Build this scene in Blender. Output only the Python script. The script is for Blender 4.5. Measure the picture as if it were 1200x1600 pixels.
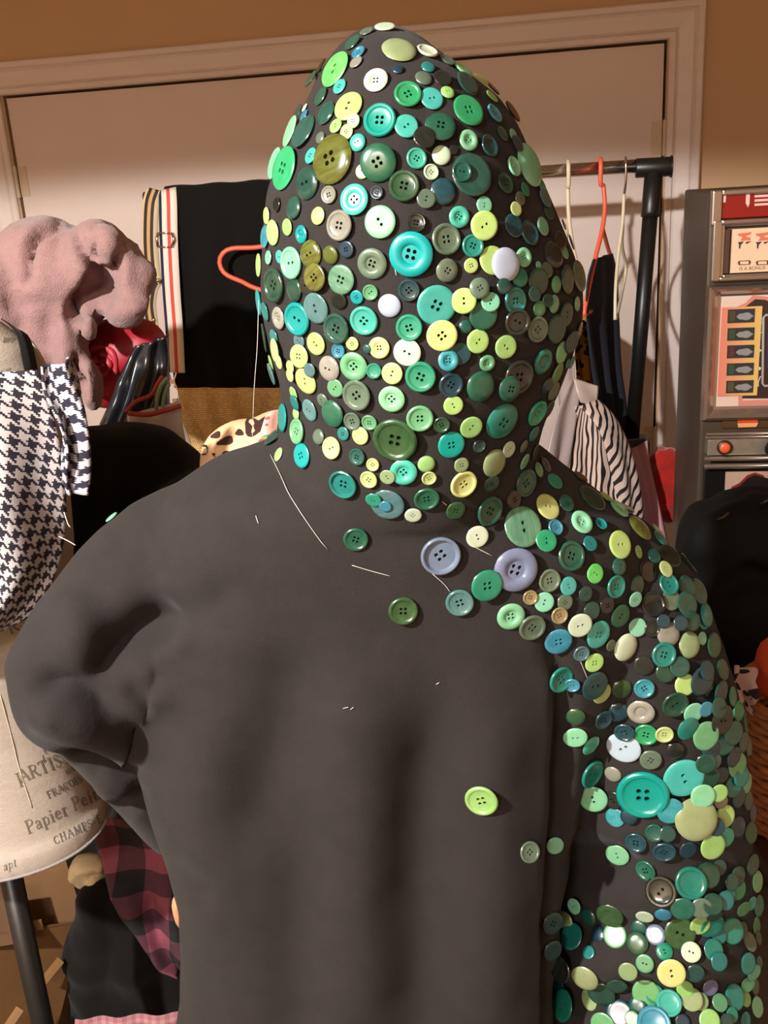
import bpy, bmesh, math, random
import numpy as np
from mathutils import Vector, Matrix, noise
from mathutils.bvhtree import BVHTree

for _o in list(bpy.data.objects):
    bpy.data.objects.remove(_o, do_unlink=True)
random.seed(7)
SC = bpy.context.scene
COL = SC.collection

# ------------------------------------------------------------------ camera
FPX = 1500.0
CAM = Vector((0.0, 0.0, 1.66))
PITCH, ROLL = math.radians(18.0), math.radians(3.5)
_F = Vector((0, math.cos(PITCH), -math.sin(PITCH)))
_R0 = Vector((1, 0, 0))
_U0 = Vector((0, math.sin(PITCH), math.cos(PITCH)))
CR = _R0 * math.cos(ROLL) - _U0 * math.sin(ROLL)
CU = _U0 * math.cos(ROLL) + _R0 * math.sin(ROLL)
cam_data = bpy.data.cameras.new('camera')
cam_data.sensor_fit = 'VERTICAL'
cam_data.angle = 2 * math.atan(800.0 / FPX)
cam_data.clip_start = 0.02
camera = bpy.data.objects.new('camera', cam_data)
COL.objects.link(camera)
camera.matrix_world = Matrix(((CR.x, CU.x, -_F.x, CAM.x), (CR.y, CU.y, -_F.y, CAM.y), (CR.z, CU.z, -_F.z, CAM.z), (0, 0, 0, 1)))
SC.camera = camera

# ------------------------------------------------------------------ world, lights, exposure
world = bpy.data.worlds.new('world')
SC.world = world
world.use_nodes = True
world.node_tree.nodes['Background'].inputs[0].default_value = (0.9, 0.75, 0.6, 1)
world.node_tree.nodes['Background'].inputs[1].default_value = 0.05


def lamp(name, kind, loc, energy, color, target=None, **kw):
    d = bpy.data.lights.new(name, kind)
    d.energy = energy
    d.color = color
    for k, v in kw.items():
        setattr(d, k, v)
    o = bpy.data.objects.new(name, d)
    o.location = loc
    if target is not None:
        o.rotation_euler = (Vector(target) - Vector(loc)).to_track_quat('-Z', 'Y').to_euler()
    COL.objects.link(o)
    return o


# recessed can light in the ceiling above and left of the photographer: its rim cuts the beam off on the far wall
lamp('ceiling_downlight', 'SPOT', (-1.15, -0.30, 2.36), 420, (1.0, 0.975, 0.92), target=(-1.15, -0.28, 0.0),
     spot_size=math.radians(161.5), spot_blend=0.05, shadow_soft_size=0.035)
# added soft fill behind the camera, standing in for the room's ambient light
lamp('ambient_fill', 'AREA', (-0.8, -1.5, 2.40), 95, (0.95, 0.97, 1.0), target=(-0.8, -1.49, 0.0), size=0.5)
SC.view_settings.view_transform = 'Standard'
SC.view_settings.look = 'None'
SC.view_settings.gamma = 1.0
SC.view_settings.use_curve_mapping = False
SC.view_settings.exposure = 0.0

# ------------------------------------------------------------------ helpers


def ray(px, py):
    return (_F * FPX + CR * (px - 600.0) - CU * (py - 800.0)).normalized()


def P(px, py, y):
    d = ray(px, py)
    return CAM + d * (y / d.y)


def proj(v):
    w = Vector(v) - CAM
    z = w.dot(_F)
    return 600 + FPX * w.dot(CR) / z, 800 - FPX * w.dot(CU) / z


def pxlen(n, p):
    """length in metres of n picture pixels at point p"""
    return n * (Vector(p) - CAM).dot(_F) / FPX


def srgb(c):
    return tuple((x / 255 / 12.92) if x / 255 <= 0.04045 else ((x / 255 + 0.055) / 1.055) ** 2.4 for x in c)


MATS = {}


def mat(name, col, rough=0.7, metal=0.0, bump=0.0, bscale=300.0, var=0.0, vscale=8.0, sheen=0.0, trans=0.0, spec=0.5, coat=0.0, emit=0.0, stretch=None):
    if name in MATS:
        return MATS[name]
    m = bpy.data.materials.new(name)
    m.use_nodes = True
    nt = m.node_tree
    b = nt.nodes['Principled BSDF']
    c = srgb(col) + (1.0,)
    b.inputs['Base Color'].default_value = c
    b.inputs['Roughness'].default_value = rough
    b.inputs['Metallic'].default_value = metal
    b.inputs['Specular IOR Level'].default_value = spec
    if sheen:
        b.inputs['Sheen Weight'].default_value = sheen
        b.inputs['Sheen Roughness'].default_value = 0.5
    if trans:
        b.inputs['Transmission Weight'].default_value = trans
    if coat:
        b.inputs['Coat Weight'].default_value = coat
        b.inputs['Coat Roughness'].default_value = 0.22
    if emit:
        b.inputs['Emission Color'].default_value = c
        b.inputs['Emission Strength'].default_value = emit
    tc = nt.nodes.new('ShaderNodeTexCoord')
    src = tc.outputs['Object']
    if stretch:
        mp = nt.nodes.new('ShaderNodeMapping')
        mp.inputs['Scale'].default_value = stretch
        nt.links.new(src, mp.inputs['Vector'])
        src = mp.outputs['Vector']
    if var:
        n = nt.nodes.new('ShaderNodeTexNoise')
        n.inputs['Scale'].default_value = vscale
        n.inputs['Detail'].default_value = 4
        nt.links.new(src, n.inputs['Vector'])
        mr = nt.nodes.new('ShaderNodeMapRange')
        mr.inputs['From Min'].default_value = 0.25
        mr.inputs['From Max'].default_value = 0.75
        mr.inputs['To Min'].default_value = 1 - var
        mr.inputs['To Max'].default_value = 1 + var
        nt.links.new(n.outputs['Fac'], mr.inputs['Value'])
        hs = nt.nodes.new('ShaderNodeHueSaturation')
        hs.inputs['Color'].default_value = c
        nt.links.new(mr.outputs['Result'], hs.inputs['Value'])
        nt.links.new(hs.outputs['Color'], b.inputs['Base Color'])
    if bump:
        n2 = nt.nodes.new('ShaderNodeTexNoise')
        n2.inputs['Scale'].default_value = bscale
        n2.inputs['Detail'].default_value = 3
        nt.links.new(src, n2.inputs['Vector'])
        bp = nt.nodes.new('ShaderNodeBump')
        bp.inputs['Strength'].default_value = bump
        bp.inputs['Distance'].default_value = 0.002
        nt.links.new(n2.outputs['Fac'], bp.inputs['Height'])
        nt.links.new(bp.outputs['Normal'], b.inputs['Normal'])
    MATS[name] = m
    return m


class NG:
    """tiny node-graph writer"""

    def __init__(self, m):
        self.nt = m.node_tree
        self.b = self.nt.nodes['Principled BSDF']

    def n(self, t, **kw):
        x = self.nt.nodes.new(t)
        for k, v in kw.items():
            setattr(x, k, v)
        return x

    def l(self, a, b):
        self.nt.links.new(a, b)

    def math(self, op, a, b=None):
        x = self.n('ShaderNodeMath', operation=op)
        for i, v in enumerate((a, b)):
            if v is None:
                continue
            if isinstance(v, (int, float)):
                x.inputs[i].default_value = v
            else:
                self.l(v, x.inputs[i])
        return x.outputs[0]

    def mix(self, fac, c1, c2):
        x = self.n('ShaderNodeMix', data_type='RGBA')
        if isinstance(fac, (int, float)):
            x.inputs[0].default_value = fac
        else:
            self.l(fac, x.inputs[0])
        for i, c in ((6, c1), (7, c2)):
            if isinstance(c, tuple):
                x.inputs[i].default_value = srgb(c) + (1.0,)
            else:
                self.l(c, x.inputs[i])
        return x.outputs[2]

    def uv(self):
        t = self.n('ShaderNodeTexCoord')
        s = self.n('ShaderNodeSeparateXYZ')
        self.l(t.outputs['UV'], s.inputs[0])
        return t.outputs['UV'], s.outputs[0], s.outputs[1]


def link_mesh(name, me, m=None, parent=None, smooth=True):
    o = bpy.data.objects.new(name, me)
    COL.objects.link(o)
    if m is not None:
        for x in (m if isinstance(m, (list, tuple)) else [m]):
            me.materials.append(x)
    if smooth:
        me.polygons.foreach_set('use_smooth', [True] * len(me.polygons))
    if parent is not None:
        o.parent = parent
        o.matrix_parent_inverse = Matrix.Translation(-parent.location) if parent.type == 'EMPTY' else Matrix()
    return o


def mesh_from(verts, faces):
    me = bpy.data.meshes.new('m')
    me.from_pydata([tuple(v) for v in verts], [], faces)
    me.update()
    return me


def obj(name, bm, m, parent=None, smooth=False, bevel=0.0):
    if bevel:
        bmesh.ops.bevel(bm, geom=list(bm.edges), offset=bevel, segments=2, affect='EDGES', profile=0.6)
    bmesh.ops.recalc_face_normals(bm, faces=bm.faces)
    me = bpy.data.meshes.new(name)
    bm.to_mesh(me)
    bm.free()
    return link_mesh(name, me, m, parent, smooth)


def tag(o, label, cat, group=None, kind=None):
    o['label'] = label
    o['category'] = cat
    if group:
        o['group'] = group
    if kind:
        o['kind'] = kind
    return o


def empty(name, loc, label, cat, group=None):
    o = bpy.data.objects.new(name, None)
    o.location = loc
    o.empty_display_size = 0.05
    COL.objects.link(o)
    return tag(o, label, cat, group)


def struct(o):
    o['kind'] = 'structure'
    return o


def bm_box(bm, o, ax, ay, az):
    """box from corner o along three edge vectors"""
    vs = [bm.verts.new(o + ax * i + ay * j + az * k) for k in (0, 1) for j in (0, 1) for i in (0, 1)]
    for f in ((0, 1, 3, 2), (4, 6, 7, 5), (0, 4, 5, 1), (2, 3, 7, 6), (0, 2, 6, 4), (1, 5, 7, 3)):
        bm.faces.new([vs[i] for i in f])


def catmull(pts, n):
    """resample a polyline of vectors smoothly to n points"""
    pts = [np.array(p, float) for p in pts]
    if len(pts) == 2:
        return [Vector(pts[0] + (pts[1] - pts[0]) * t) for t in np.linspace(0, 1, n)]
    ext = [2 * pts[0] - pts[1]] + pts + [2 * pts[-1] - pts[-2]]
    out = []
    dense = []
    for i in range(len(pts) - 1):
        p0, p1, p2, p3 = ext[i:i + 4]
        for t in np.linspace(0, 1, 13)[:(13 if i == len(pts) - 2 else 12)]:
            dense.append(0.5 * (2 * p1 + (p2 - p0) * t + (2 * p0 - 5 * p1 + 4 * p2 - p3) * t * t + (3 * p1 - p0 - 3 * p2 + p3) * t ** 3))
    d = np.array(dense)
    s = np.concatenate([[0], np.cumsum(np.linalg.norm(np.diff(d, axis=0), axis=1))])
    for t in np.linspace(0, s[-1], n):
        out.append(Vector([np.interp(t, s, d[:, k]) for k in range(d.shape[1])]))
    return out


def tube(bm, pts, r, seg=8, caps=True, flat=None):
    """tube of radius r (number or list) along points; flat=(a,b,up) sweeps an a x b strap instead"""
    pts = [Vector(p) for p in pts]
    n = len(pts)
    rings = []
    up = None
    for i, p in enumerate(pts):
        t = (pts[min(i + 1, n - 1)] - pts[max(i - 1, 0)]).normalized()
        if up is None:
            up = Vector((0, 0, 1)) if abs(t.z) < 0.9 else Vector((1, 0, 0))
        if flat is not None:
            up = Vector(flat[2])
        a = t.cross(up).normalized()
        b = a.cross(t).normalized()
        up = b if flat is None else up
        rr = r[i] if isinstance(r, (list, tuple)) else r
        ring = []
        for k in range(seg):
            an = 2 * math.pi * k / seg
            if flat is None:
                ring.append(bm.verts.new(p + a * math.cos(an) * rr + b * math.sin(an) * rr))
            else:
                ca, sa = math.cos(an), math.sin(an)
                ring.append(bm.verts.new(p + a * math.copysign(abs(ca) ** 0.3, ca) * flat[0] + b * math.copysign(abs(sa) ** 0.3, sa) * flat[1]))
        rings.append(ring)
    for i in range(n - 1):
        for k in range(seg):
            bm.faces.new((rings[i][k], rings[i][(k + 1) % seg], rings[i + 1][(k + 1) % seg], rings[i + 1][k]))
    if caps:
        bm.faces.new(rings[0][::-1])
        bm.faces.new(rings[-1])


def lathe(bm, c, axis, prof, seg=24, cap0=True, cap1=True):
    """prof: list of (radius, height along axis)"""
    axis = Vector(axis).normalized()
    a = axis.orthogonal().normalized()
    b = axis.cross(a)
    rings = [[bm.verts.new(Vector(c) + axis * h + (a * math.cos(2 * math.pi * k / seg) + b * math.sin(2 * math.pi * k / seg)) * r) for k in range(seg)] for r, h in prof]
    for i in range(len(prof) - 1):
        for k in range(seg):
            bm.faces.new((rings[i][k], rings[i][(k + 1) % seg], rings[i + 1][(k + 1) % seg], rings[i + 1][k]))
    if cap0:
        bm.faces.new(rings[0][::-1])
    if cap1:
        bm.faces.new(rings[-1])


def loft(bm, secs, seg=40, ex=2.0):
    """secs: (centre, half-width vector, half-depth vector[, exponent]); closed ends"""
    rings = []
    for s in secs:
        c, hx, hy = Vector(s[0]), Vector(s[1]), Vector(s[2])
        e = 2.0 / (s[3] if len(s) > 3 else ex)
        ring = []
        for k in range(seg):
            an = 2 * math.pi * k / seg
            ca, sa = math.cos(an), math.sin(an)
            ring.append(bm.verts.new(c + hx * math.copysign(abs(ca) ** e, ca) + hy * math.copysign(abs(sa) ** e, sa)))
        rings.append(ring)
    for i in range(len(rings) - 1):
        for k in range(seg):
            bm.faces.new((rings[i][k], rings[i][(k + 1) % seg], rings[i + 1][(k + 1) % seg], rings[i + 1][k]))
    bm.faces.new(rings[0][::-1])
    bm.faces.new(rings[-1])


def ellipsoid(bm, c, rx, ry, rz, rot=0.0, sub=3):
    g = bmesh.ops.create_icosphere(bm, subdivisions=sub, radius=1.0)
    M = Matrix.Translation(c) @ Matrix.Rotation(rot, 4, 'Y') @ Matrix.Diagonal((rx, ry, rz, 1))
    bmesh.ops.transform(bm, matrix=M, verts=g['verts'])


def remesh(bm, voxel, smooth=6):
    """union of closed shells -> one continuous surface, as (verts Nx3, faces)"""
    bmesh.ops.recalc_face_normals(bm, faces=bm.faces)
    me = bpy.data.meshes.new('tmp')
    bm.to_mesh(me)
    bm.free()
    o = bpy.data.objects.new('tmp', me)
    COL.objects.link(o)
    md = o.modifiers.new('r', 'REMESH')
    md.mode = 'VOXEL'
    md.voxel_size = voxel
    dg = bpy.context.evaluated_depsgraph_get()
    ev = o.evaluated_get(dg)
    m2 = bpy.data.meshes.new_from_object(ev)
    bpy.data.objects.remove(o, do_unlink=True)
    bpy.data.meshes.remove(me)
    smooth_mesh(m2, smooth)
    return m2


def get_co(me):
    a = np.empty(len(me.vertices) * 3, np.float32)
    me.vertices.foreach_get('co', a)
    return a.reshape(-1, 3).astype(np.float64)


def set_co(me, co):
    me.vertices.foreach_set('co', co.astype(np.float32).ravel())
    me.update()


def get_no(me):
    a = np.empty(len(me.vertices) * 3, np.float32)
    me.vertices.foreach_get('normal', a)
    return a.reshape(-1, 3).astype(np.float64)


def smooth_mesh(me, n):
    if n <= 0:
        return
    co = get_co(me)
    e = np.empty(len(me.edges) * 2, np.int32)
    me.edges.foreach_get('vertices', e)
    e = e.reshape(-1, 2)
    deg = np.bincount(e.ravel(), minlength=len(co)).astype(float)[:, None]
    for it in range(n * 2):
        s = np.empty_like(co)
        for k in range(3):
            s[:, k] = np.bincount(e[:, 0], co[e[:, 1], k], len(co)) + np.bincount(e[:, 1], co[e[:, 0], k], len(co))
        lam = 0.6 if it % 2 == 0 else -0.56      # Taubin: keeps the volume
        co += lam * (s / np.maximum(deg, 1) - co)
    set_co(me, co)


_CR, _CU, _CF, _CC = (np.array(v) for v in (CR, CU, _F, CAM))


def proj_np(co):
    w = co - _CC
    z = w @ _CF
    return np.stack([600 + FPX * (w @ _CR) / z, 800 - FPX * (w @ _CU) / z], 1)


def spread(me, v, n):
    """average a per-vertex direction over its neighbours, so that creases at a joint do not tear"""
    e = np.empty(len(me.edges) * 2, np.int32)
    me.edges.foreach_get('vertices', e)
    e = e.reshape(-1, 2)
    for it in range(n):
        s = v.copy()
        for k in range(3):
            s[:, k] += np.bincount(e[:, 0], v[e[:, 1], k], len(v)) + np.bincount(e[:, 1], v[e[:, 0], k], len(v))
        v = s / np.maximum(np.linalg.norm(s, axis=1), 1e-9)[:, None]
    return v


def folds(me, lines, facing=True):
    """press creases (amp<0) and ridges (amp>0) into cloth: lines of (points as seen, amplitude in metres, half-width px)"""
    co = get_co(me)
    no = spread(me, get_no(me), 14)
    uv = proj_np(co)
    view = _CC - co
    view /= np.linalg.norm(view, axis=1)[:, None]
    w = np.clip((np.sum(no * view, 1) + 0.1) / 0.3, 0, 1) if facing else np.ones(len(co))
    disp = np.zeros(len(co))
    for pts, amp, sig in lines:
        pts = np.array(pts, float)
        best = np.full(len(co), 1e9)
        pos = np.zeros(len(co))
        seg = np.linalg.norm(np.diff(pts, axis=0), axis=1)
        tot, run = seg.sum(), 0.0
        for a, b, sl in zip(pts[:-1], pts[1:], seg):
            ab = b - a
            t = np.clip(((uv - a) @ ab) / (ab @ ab), 0, 1)
            d = np.linalg.norm(uv - a - t[:, None] * ab, axis=1)
            pos = np.where(d < best, (run + t * sl) / tot, pos)
            best = np.minimum(best, d)
            run += sl
        disp += amp * np.exp(-0.5 * (best / sig) ** 2) * np.clip(np.minimum(pos, 1 - pos) / 0.22 + 0.15, 0, 1)
    set_co(me, co + no * (disp * w)[:, None])


def rumple(me, amp, scale, seed=0.0, oct=2):
    co = get_co(me)
    no = get_no(me)
    d = np.array([noise.fractal(Vector(c * scale) + Vector((seed, seed, seed)), 1.0, 2.0, oct) for c in co])
    set_co(me, co + no * (amp * d)[:, None])


def blob(name, shapes, m, voxel=0.012, smooth=4, fold=None, rum=None, parent=None):
    """soft lump: union of ellipsoids given as (px, py, y, rx_px, rz_px, ry_metres[, tilt])"""
    bm = bmesh.new()
    for s in shapes:
        c = P(s[0], s[1], s[2])
        ellipsoid(bm, c, pxlen(s[3], c), s[5], pxlen(s[4], c), s[6] if len(s) > 6 else 0.0)
    me = remesh(bm, voxel, smooth)
    if fold:
        folds(me, fold)
    if rum:
        for r in (rum if isinstance(rum, list) else [rum]):
            rumple(me, *r)
    return link_mesh(name, me, m, parent)


def patch(name, left, right, m, nu=16, nv=24, rip=(0.006, 3.0, 0.0), thick=0.003, parent=None, bulge=0.0, rum=None, smooth=True):
    """a piece of cloth between two edges; edge points are (px, py, y). rip=(amplitude, waves, phase)"""
    L = catmull([P(*p) for p in left], nv)
    R = catmull([P(*p) for p in right], nv)
    vs, uvs = [], []
    lv = 0.0
    wid = np.mean([(R[j] - L[j]).length for j in range(nv)])
    for j in range(nv):
        if j:
            lv += ((L[j] - L[j - 1]).length + (R[j] - R[j - 1]).length) / 2
        jn, jp = min(j + 1, nv - 1), max(j - 1, 0)
        tv = (L[jn] + R[jn] - L[jp] - R[jp])
        nn = tv.cross(R[j] - L[j]).normalized()
        if nn.dot(CAM - L[j]) < 0:
            nn = -nn
        for i in range(nu):
            u = i / (nu - 1)
            env = min(1.0, 0.35 + j / nv * 1.2)
            d = rip[0] * env * math.sin(2 * math.pi * rip[1] * u + rip[2] + 0.6 * math.sin(j * 0.23 + u * 3)) + bulge * math.sin(math.pi * u)
            p = L[j].lerp(R[j], u) + nn * d
            if rum:
                p += nn * rum[0] * noise.fractal(p * rum[1], 1.0, 2.0, 2)
            vs.append(p)
            uvs.append((u * wid, -lv))
    fs = [(j * nu + i, j * nu + i + 1, (j + 1) * nu + i + 1, (j + 1) * nu + i) for j in range(nv - 1) for i in range(nu - 1)]
    me = mesh_from(vs, fs)
    uvl = me.uv_layers.new(name='UVMap')
    for lp in me.loops:
        uvl.data[lp.index].uv = uvs[lp.vertex_index]
    o = link_mesh(name, me, m, parent, smooth)
    if thick:
        md = o.modifiers.new('thickness', 'SOLIDIFY')
        md.thickness = thick
        md.offset = 0
    return o


def poly_plate(bm, pts, nrm, t):
    """flat plate: outline points pushed out along nrm by t"""
    a = [bm.verts.new(p) for p in pts]
    b = [bm.verts.new(Vector(p) + nrm * t) for p in pts]
    n = len(pts)
    bm.faces.new(a[::-1])
    bm.faces.new(b)
    for i in range(n):
        bm.faces.new((a[i], a[(i + 1) % n], b[(i + 1) % n], b[i]))


# ------------------------------------------------------------------ the room
def at_height(px, py, z):
    d = ray(px, py)
    return CAM + d * ((z - CAM.z) / d.z)


DOOR_TOP = 2.03
WA, WB = at_height(4, 150, DOOR_TOP), at_height(1043, 62, DOOR_TOP)
WU = (WB - WA).normalized()                       # along the far wall, to the right
WN = Vector((WU.y, -WU.x, 0)).normalized()        # out of the wall, into the room
WA0 = Vector((WA.x, WA.y, 0))
DOOR_W = (WB - WA).length
ZV = Vector((0, 0, 1))


def W(u, z, off=0.0):
    return WA0 + WU * u + ZV * z + WN * off


def WO(px, py, off):
    """where the sight line meets the vertical plane standing off from the far wall"""
    d = ray(px, py)
    q = WA0 + WN * off
    return CAM + d * ((q - CAM).dot(WN) / d.dot(WN))


def wall_uz(px, py, off=0.0):
    p = WO(px, py, off)
    return (p - WA0).dot(WU), p.z


def wbox(bm, u0, u1, z0, z1, o0, o1):
    bm_box(bm, W(u0, z0, o0), WU * (u1 - u0), WN * (o1 - o0), ZV * (z1 - z0))


M_WALL = mat('wall_paint', (190, 157, 122), 0.85, bump=0.15, bscale=220, var=0.04, vscale=3)
M_TRIM = mat('white_trim_paint', (214, 198, 192), 0.45, bump=0.05, bscale=60, var=0.03, vscale=6, stretch=(1, 1, 8))
M_DOOR = mat('door_paint', (210, 192, 184), 0.5, bump=0.06, bscale=120, var=0.03, vscale=4)
M_CEIL = mat('ceiling_paint', (226, 216, 204), 0.9, bump=0.2, bscale=90)
M_DARK = mat('closet_gap_shade', (58, 38, 24), 0.9, var=0.1)  # shade of the door gaps put into the colour of an added backing
M_CARPET = mat('carpet_brown', (96, 84, 74), 0.95, bump=0.8, bscale=400, var=0.2, vscale=60)

bm = bmesh.new()
wbox(bm, -1.6, 0.0, 0, 2.44, -0.12, 0)
wbox(bm, DOOR_W, DOOR_W + 1.4, 0, 2.44, -0.12, 0)
wbox(bm, 0.0, DOOR_W, DOOR_TOP, 2.44, -0.12, 0)
struct(obj('wall_back', bm, M_WALL))
bm = bmesh.new()
wbox(bm, -0.1, DOOR_W + 0.1, 0, 2.2, -0.2, -0.13)
struct(obj('closet_backing', bm, M_DARK))
for nm, u0, u1 in (('wall_left', -1.68, -1.6), ('wall_right', DOOR_W + 1.4, DOOR_W + 1.48)):
    bm = bmesh.new()
    wbox(bm, u0, u1, 0, 2.44, -0.12, 4.6)
    struct(obj(nm, bm, M_WALL))
bm = bmesh.new()
wbox(bm, -1.6, DOOR_W + 1.4, 0, 2.44, 4.6, 4.68)
struct(obj('wall_front', bm, M_WALL))
bm = bmesh.new()
wbox(bm, -1.68, DOOR_W + 1.48, -0.05, 0, -0.2, 4.68)
struct(obj('floor', bm, M_CARPET))
bm = bmesh.new()
wbox(bm, -1.68, DOOR_W + 1.48, 2.44, 2.5, -0.2, 4.68)
struct(obj('ceiling', bm, M_CEIL))

# two flush doors in the wide opening
g = 0.007
for i, (u0, u1) in enumerate(((g, DOOR_W / 2 - g / 2), (DOOR_W / 2 + g / 2, DOOR_W - g))):
    bm = bmesh.new()
    wbox(bm, u0, u1, 0.012, DOOR_TOP - g, -0.045, -0.006)
    d = struct(obj('door_%d' % (i + 1), bm, M_DOOR, bevel=0.0015))
    uh = 0.0 if i == 0 else DOOR_W
    for zc in (1.78, 0.9, 0.2):
        bm = bmesh.new()
        lathe(bm, W(uh, zc - 0.045, 0.0015), ZV, [(0.002, -0.004), (0.0062, -0.003), (0.0062, 0.09), (0.002, 0.094)], 12)
        wbox(bm, uh + (g if i == 0 else -0.028 - g), uh + (0.028 + g if i == 0 else -g), zc - 0.045, zc + 0.045, -0.006, -0.0035)
        obj('hinge', bm, mat('hinge_painted', (196, 176, 150), 0.4), d, smooth=False)


def casing(name, run, z0, z1, u0, u1, horizontal):
    """door casing with a moulded profile"""
    prof = [(0.0, 0.0), (0.0, 0.013), (0.004, 0.017), (0.016, 0.017), (0.021, 0.011), (0.026, 0.016), (0.062, 0.021), (0.07, 0.018), (0.075, 0.024), (0.088, 0.024), (0.092, 0.02), (0.092, 0.0)]
    bm = bmesh.new()
    rows = []
    if horizontal:
        ends = [(lambda s: (u0 - s)), (lambda s: (u1 + s))]
        for e in ends:
            rows.append([bm.verts.new(W(e(s), z1 + s, h)) for s, h in prof])
    else:
        sg = -1 if u0 < 0.5 else 1
        rows.append([bm.verts.new(W(u0 + sg * s, z0, h)) for s, h in prof])
        rows.append([bm.verts.new(W(u0 + sg * s, z1 + s, h)) for s, h in prof])
    n = len(prof)
    for k in range(n):
        bm.faces.new((rows[0][k], rows[0][(k + 1) % n], rows[1][(k + 1) % n], rows[1][k]))
    bm.faces.new(rows[0])
    bm.faces.new(rows[1][::-1])
    return struct(obj(name, bm, M_TRIM))


casing('trim_1', None, 0, DOOR_TOP, -0.004, DOOR_W + 0.004, True)
casing('trim_2', None, 0, DOOR_TOP, -0.004, 0, False)
casing('trim_3', None, 0, DOOR_TOP, DOOR_W + 0.004, 0, False)
for i, (u0, u1) in enumerate(((-1.6, -0.1), (DOOR_W + 0.1, DOOR_W + 1.4))):
    bm = bmesh.new()
    wbox(bm, u0, u1, 0, 0.085, 0, 0.014)
    struct(obj('baseboard_back' + ('' if i == 0 else '_right'), bm, M_TRIM, bevel=0.003))

# ------------------------------------------------------------------ the person in the button hoodie
YC = 0.84
M_HOODIE = mat('black_fleece', (40, 36, 35), 0.95, bump=0.35, bscale=900, var=0.10, vscale=40, sheen=0.04, spec=0.12)


def sec(row, xl, xr, y, dep, ex=2.0, yoff=0.0):
    a, b = P(xl, row, y), P(xr, row, y)
    return ((a + b) / 2 + Vector((0, yoff, 0)), (b - a) / 2, Vector((0, dep, 0)), ex)


bm = bmesh.new()
# rows down the picture: left edge, right edge, how far the cloth's back and front lie from the camera, squareness
HOOD = [(42, 588, 616, .828, .852), (48, 570, 634, .812, .872), (62, 546, 662, .785, .90), (85, 523, 692, .758, .92), (115, 502, 728, .737, .945), (155, 482, 775, .72, .96), (200, 460, 804, .708, .97),
        (250, 436, 828, .70, .98), (300, 418, 852, .695, .985), (350, 410, 873, .692, .985), (400, 406, 892, .690, .986), (450, 406, 901, .690, .986),
        (500, 413, 901, .692, .983), (550, 424, 890, .694, .978), (600, 440, 872, .698, .975), (650, 440, 850, .704, .97), (700, 436, 836, .712, .97), (760, 440, 830, .724, .97)]
loft(bm, [sec(r, l, x, (k0 + k1) / 2, (k1 - k0) / 2, 2.0) for r, l, x, k0, k1 in HOOD], 44)
TORSO = [(684, 470, 800, .76, .95, 2.0), (700, 405, 850, .742, .97, 2.0), (728, 318, 880, .735, .985, 2.1), (768, 262, 930, .732, .99, 2.2), (810, 232, 985, .731, .995, 2.3), (870, 215, 1005, .731, 1.0, 2.4), (960, 205, 1005, .735, 1.0, 2.5),
         (1060, 212, 975, .738, 1.0, 2.6), (1120, 212, 930, .738, 1.0, 2.7), (1200, 232, 902, .738, 1.0, 2.8), (1280, 264, 888, .738, 1.0, 3.0), (1360, 290, 868, .736, 1.0, 3.0), (1450, 294, 862, .733, 1.005, 3.0),
         (1530, 290, 862, .732, 1.01, 3.0), (1600, 278, 864, .73, 1.012, 3.0), (1700, 262, 880, .73, 1.015, 2.8), (1760, 262, 880, .74, 1.01, 2.6)]
loft(bm, [sec(r, l, x, (k0 + k1) / 2, (k1 - k0) / 2, e) for r, l, x, k0, k1, e in TORSO], 64)


def limb(pts, seg=24):
    """sleeve: list of (px, py, y, radius)"""
    c = catmull([tuple(P(a, b, y)) + (r,) for a, b, y, r in pts], 26)
    tube(bm, [Vector(v[:3]) for v in c], [v[3] for v in c], seg)


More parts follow.
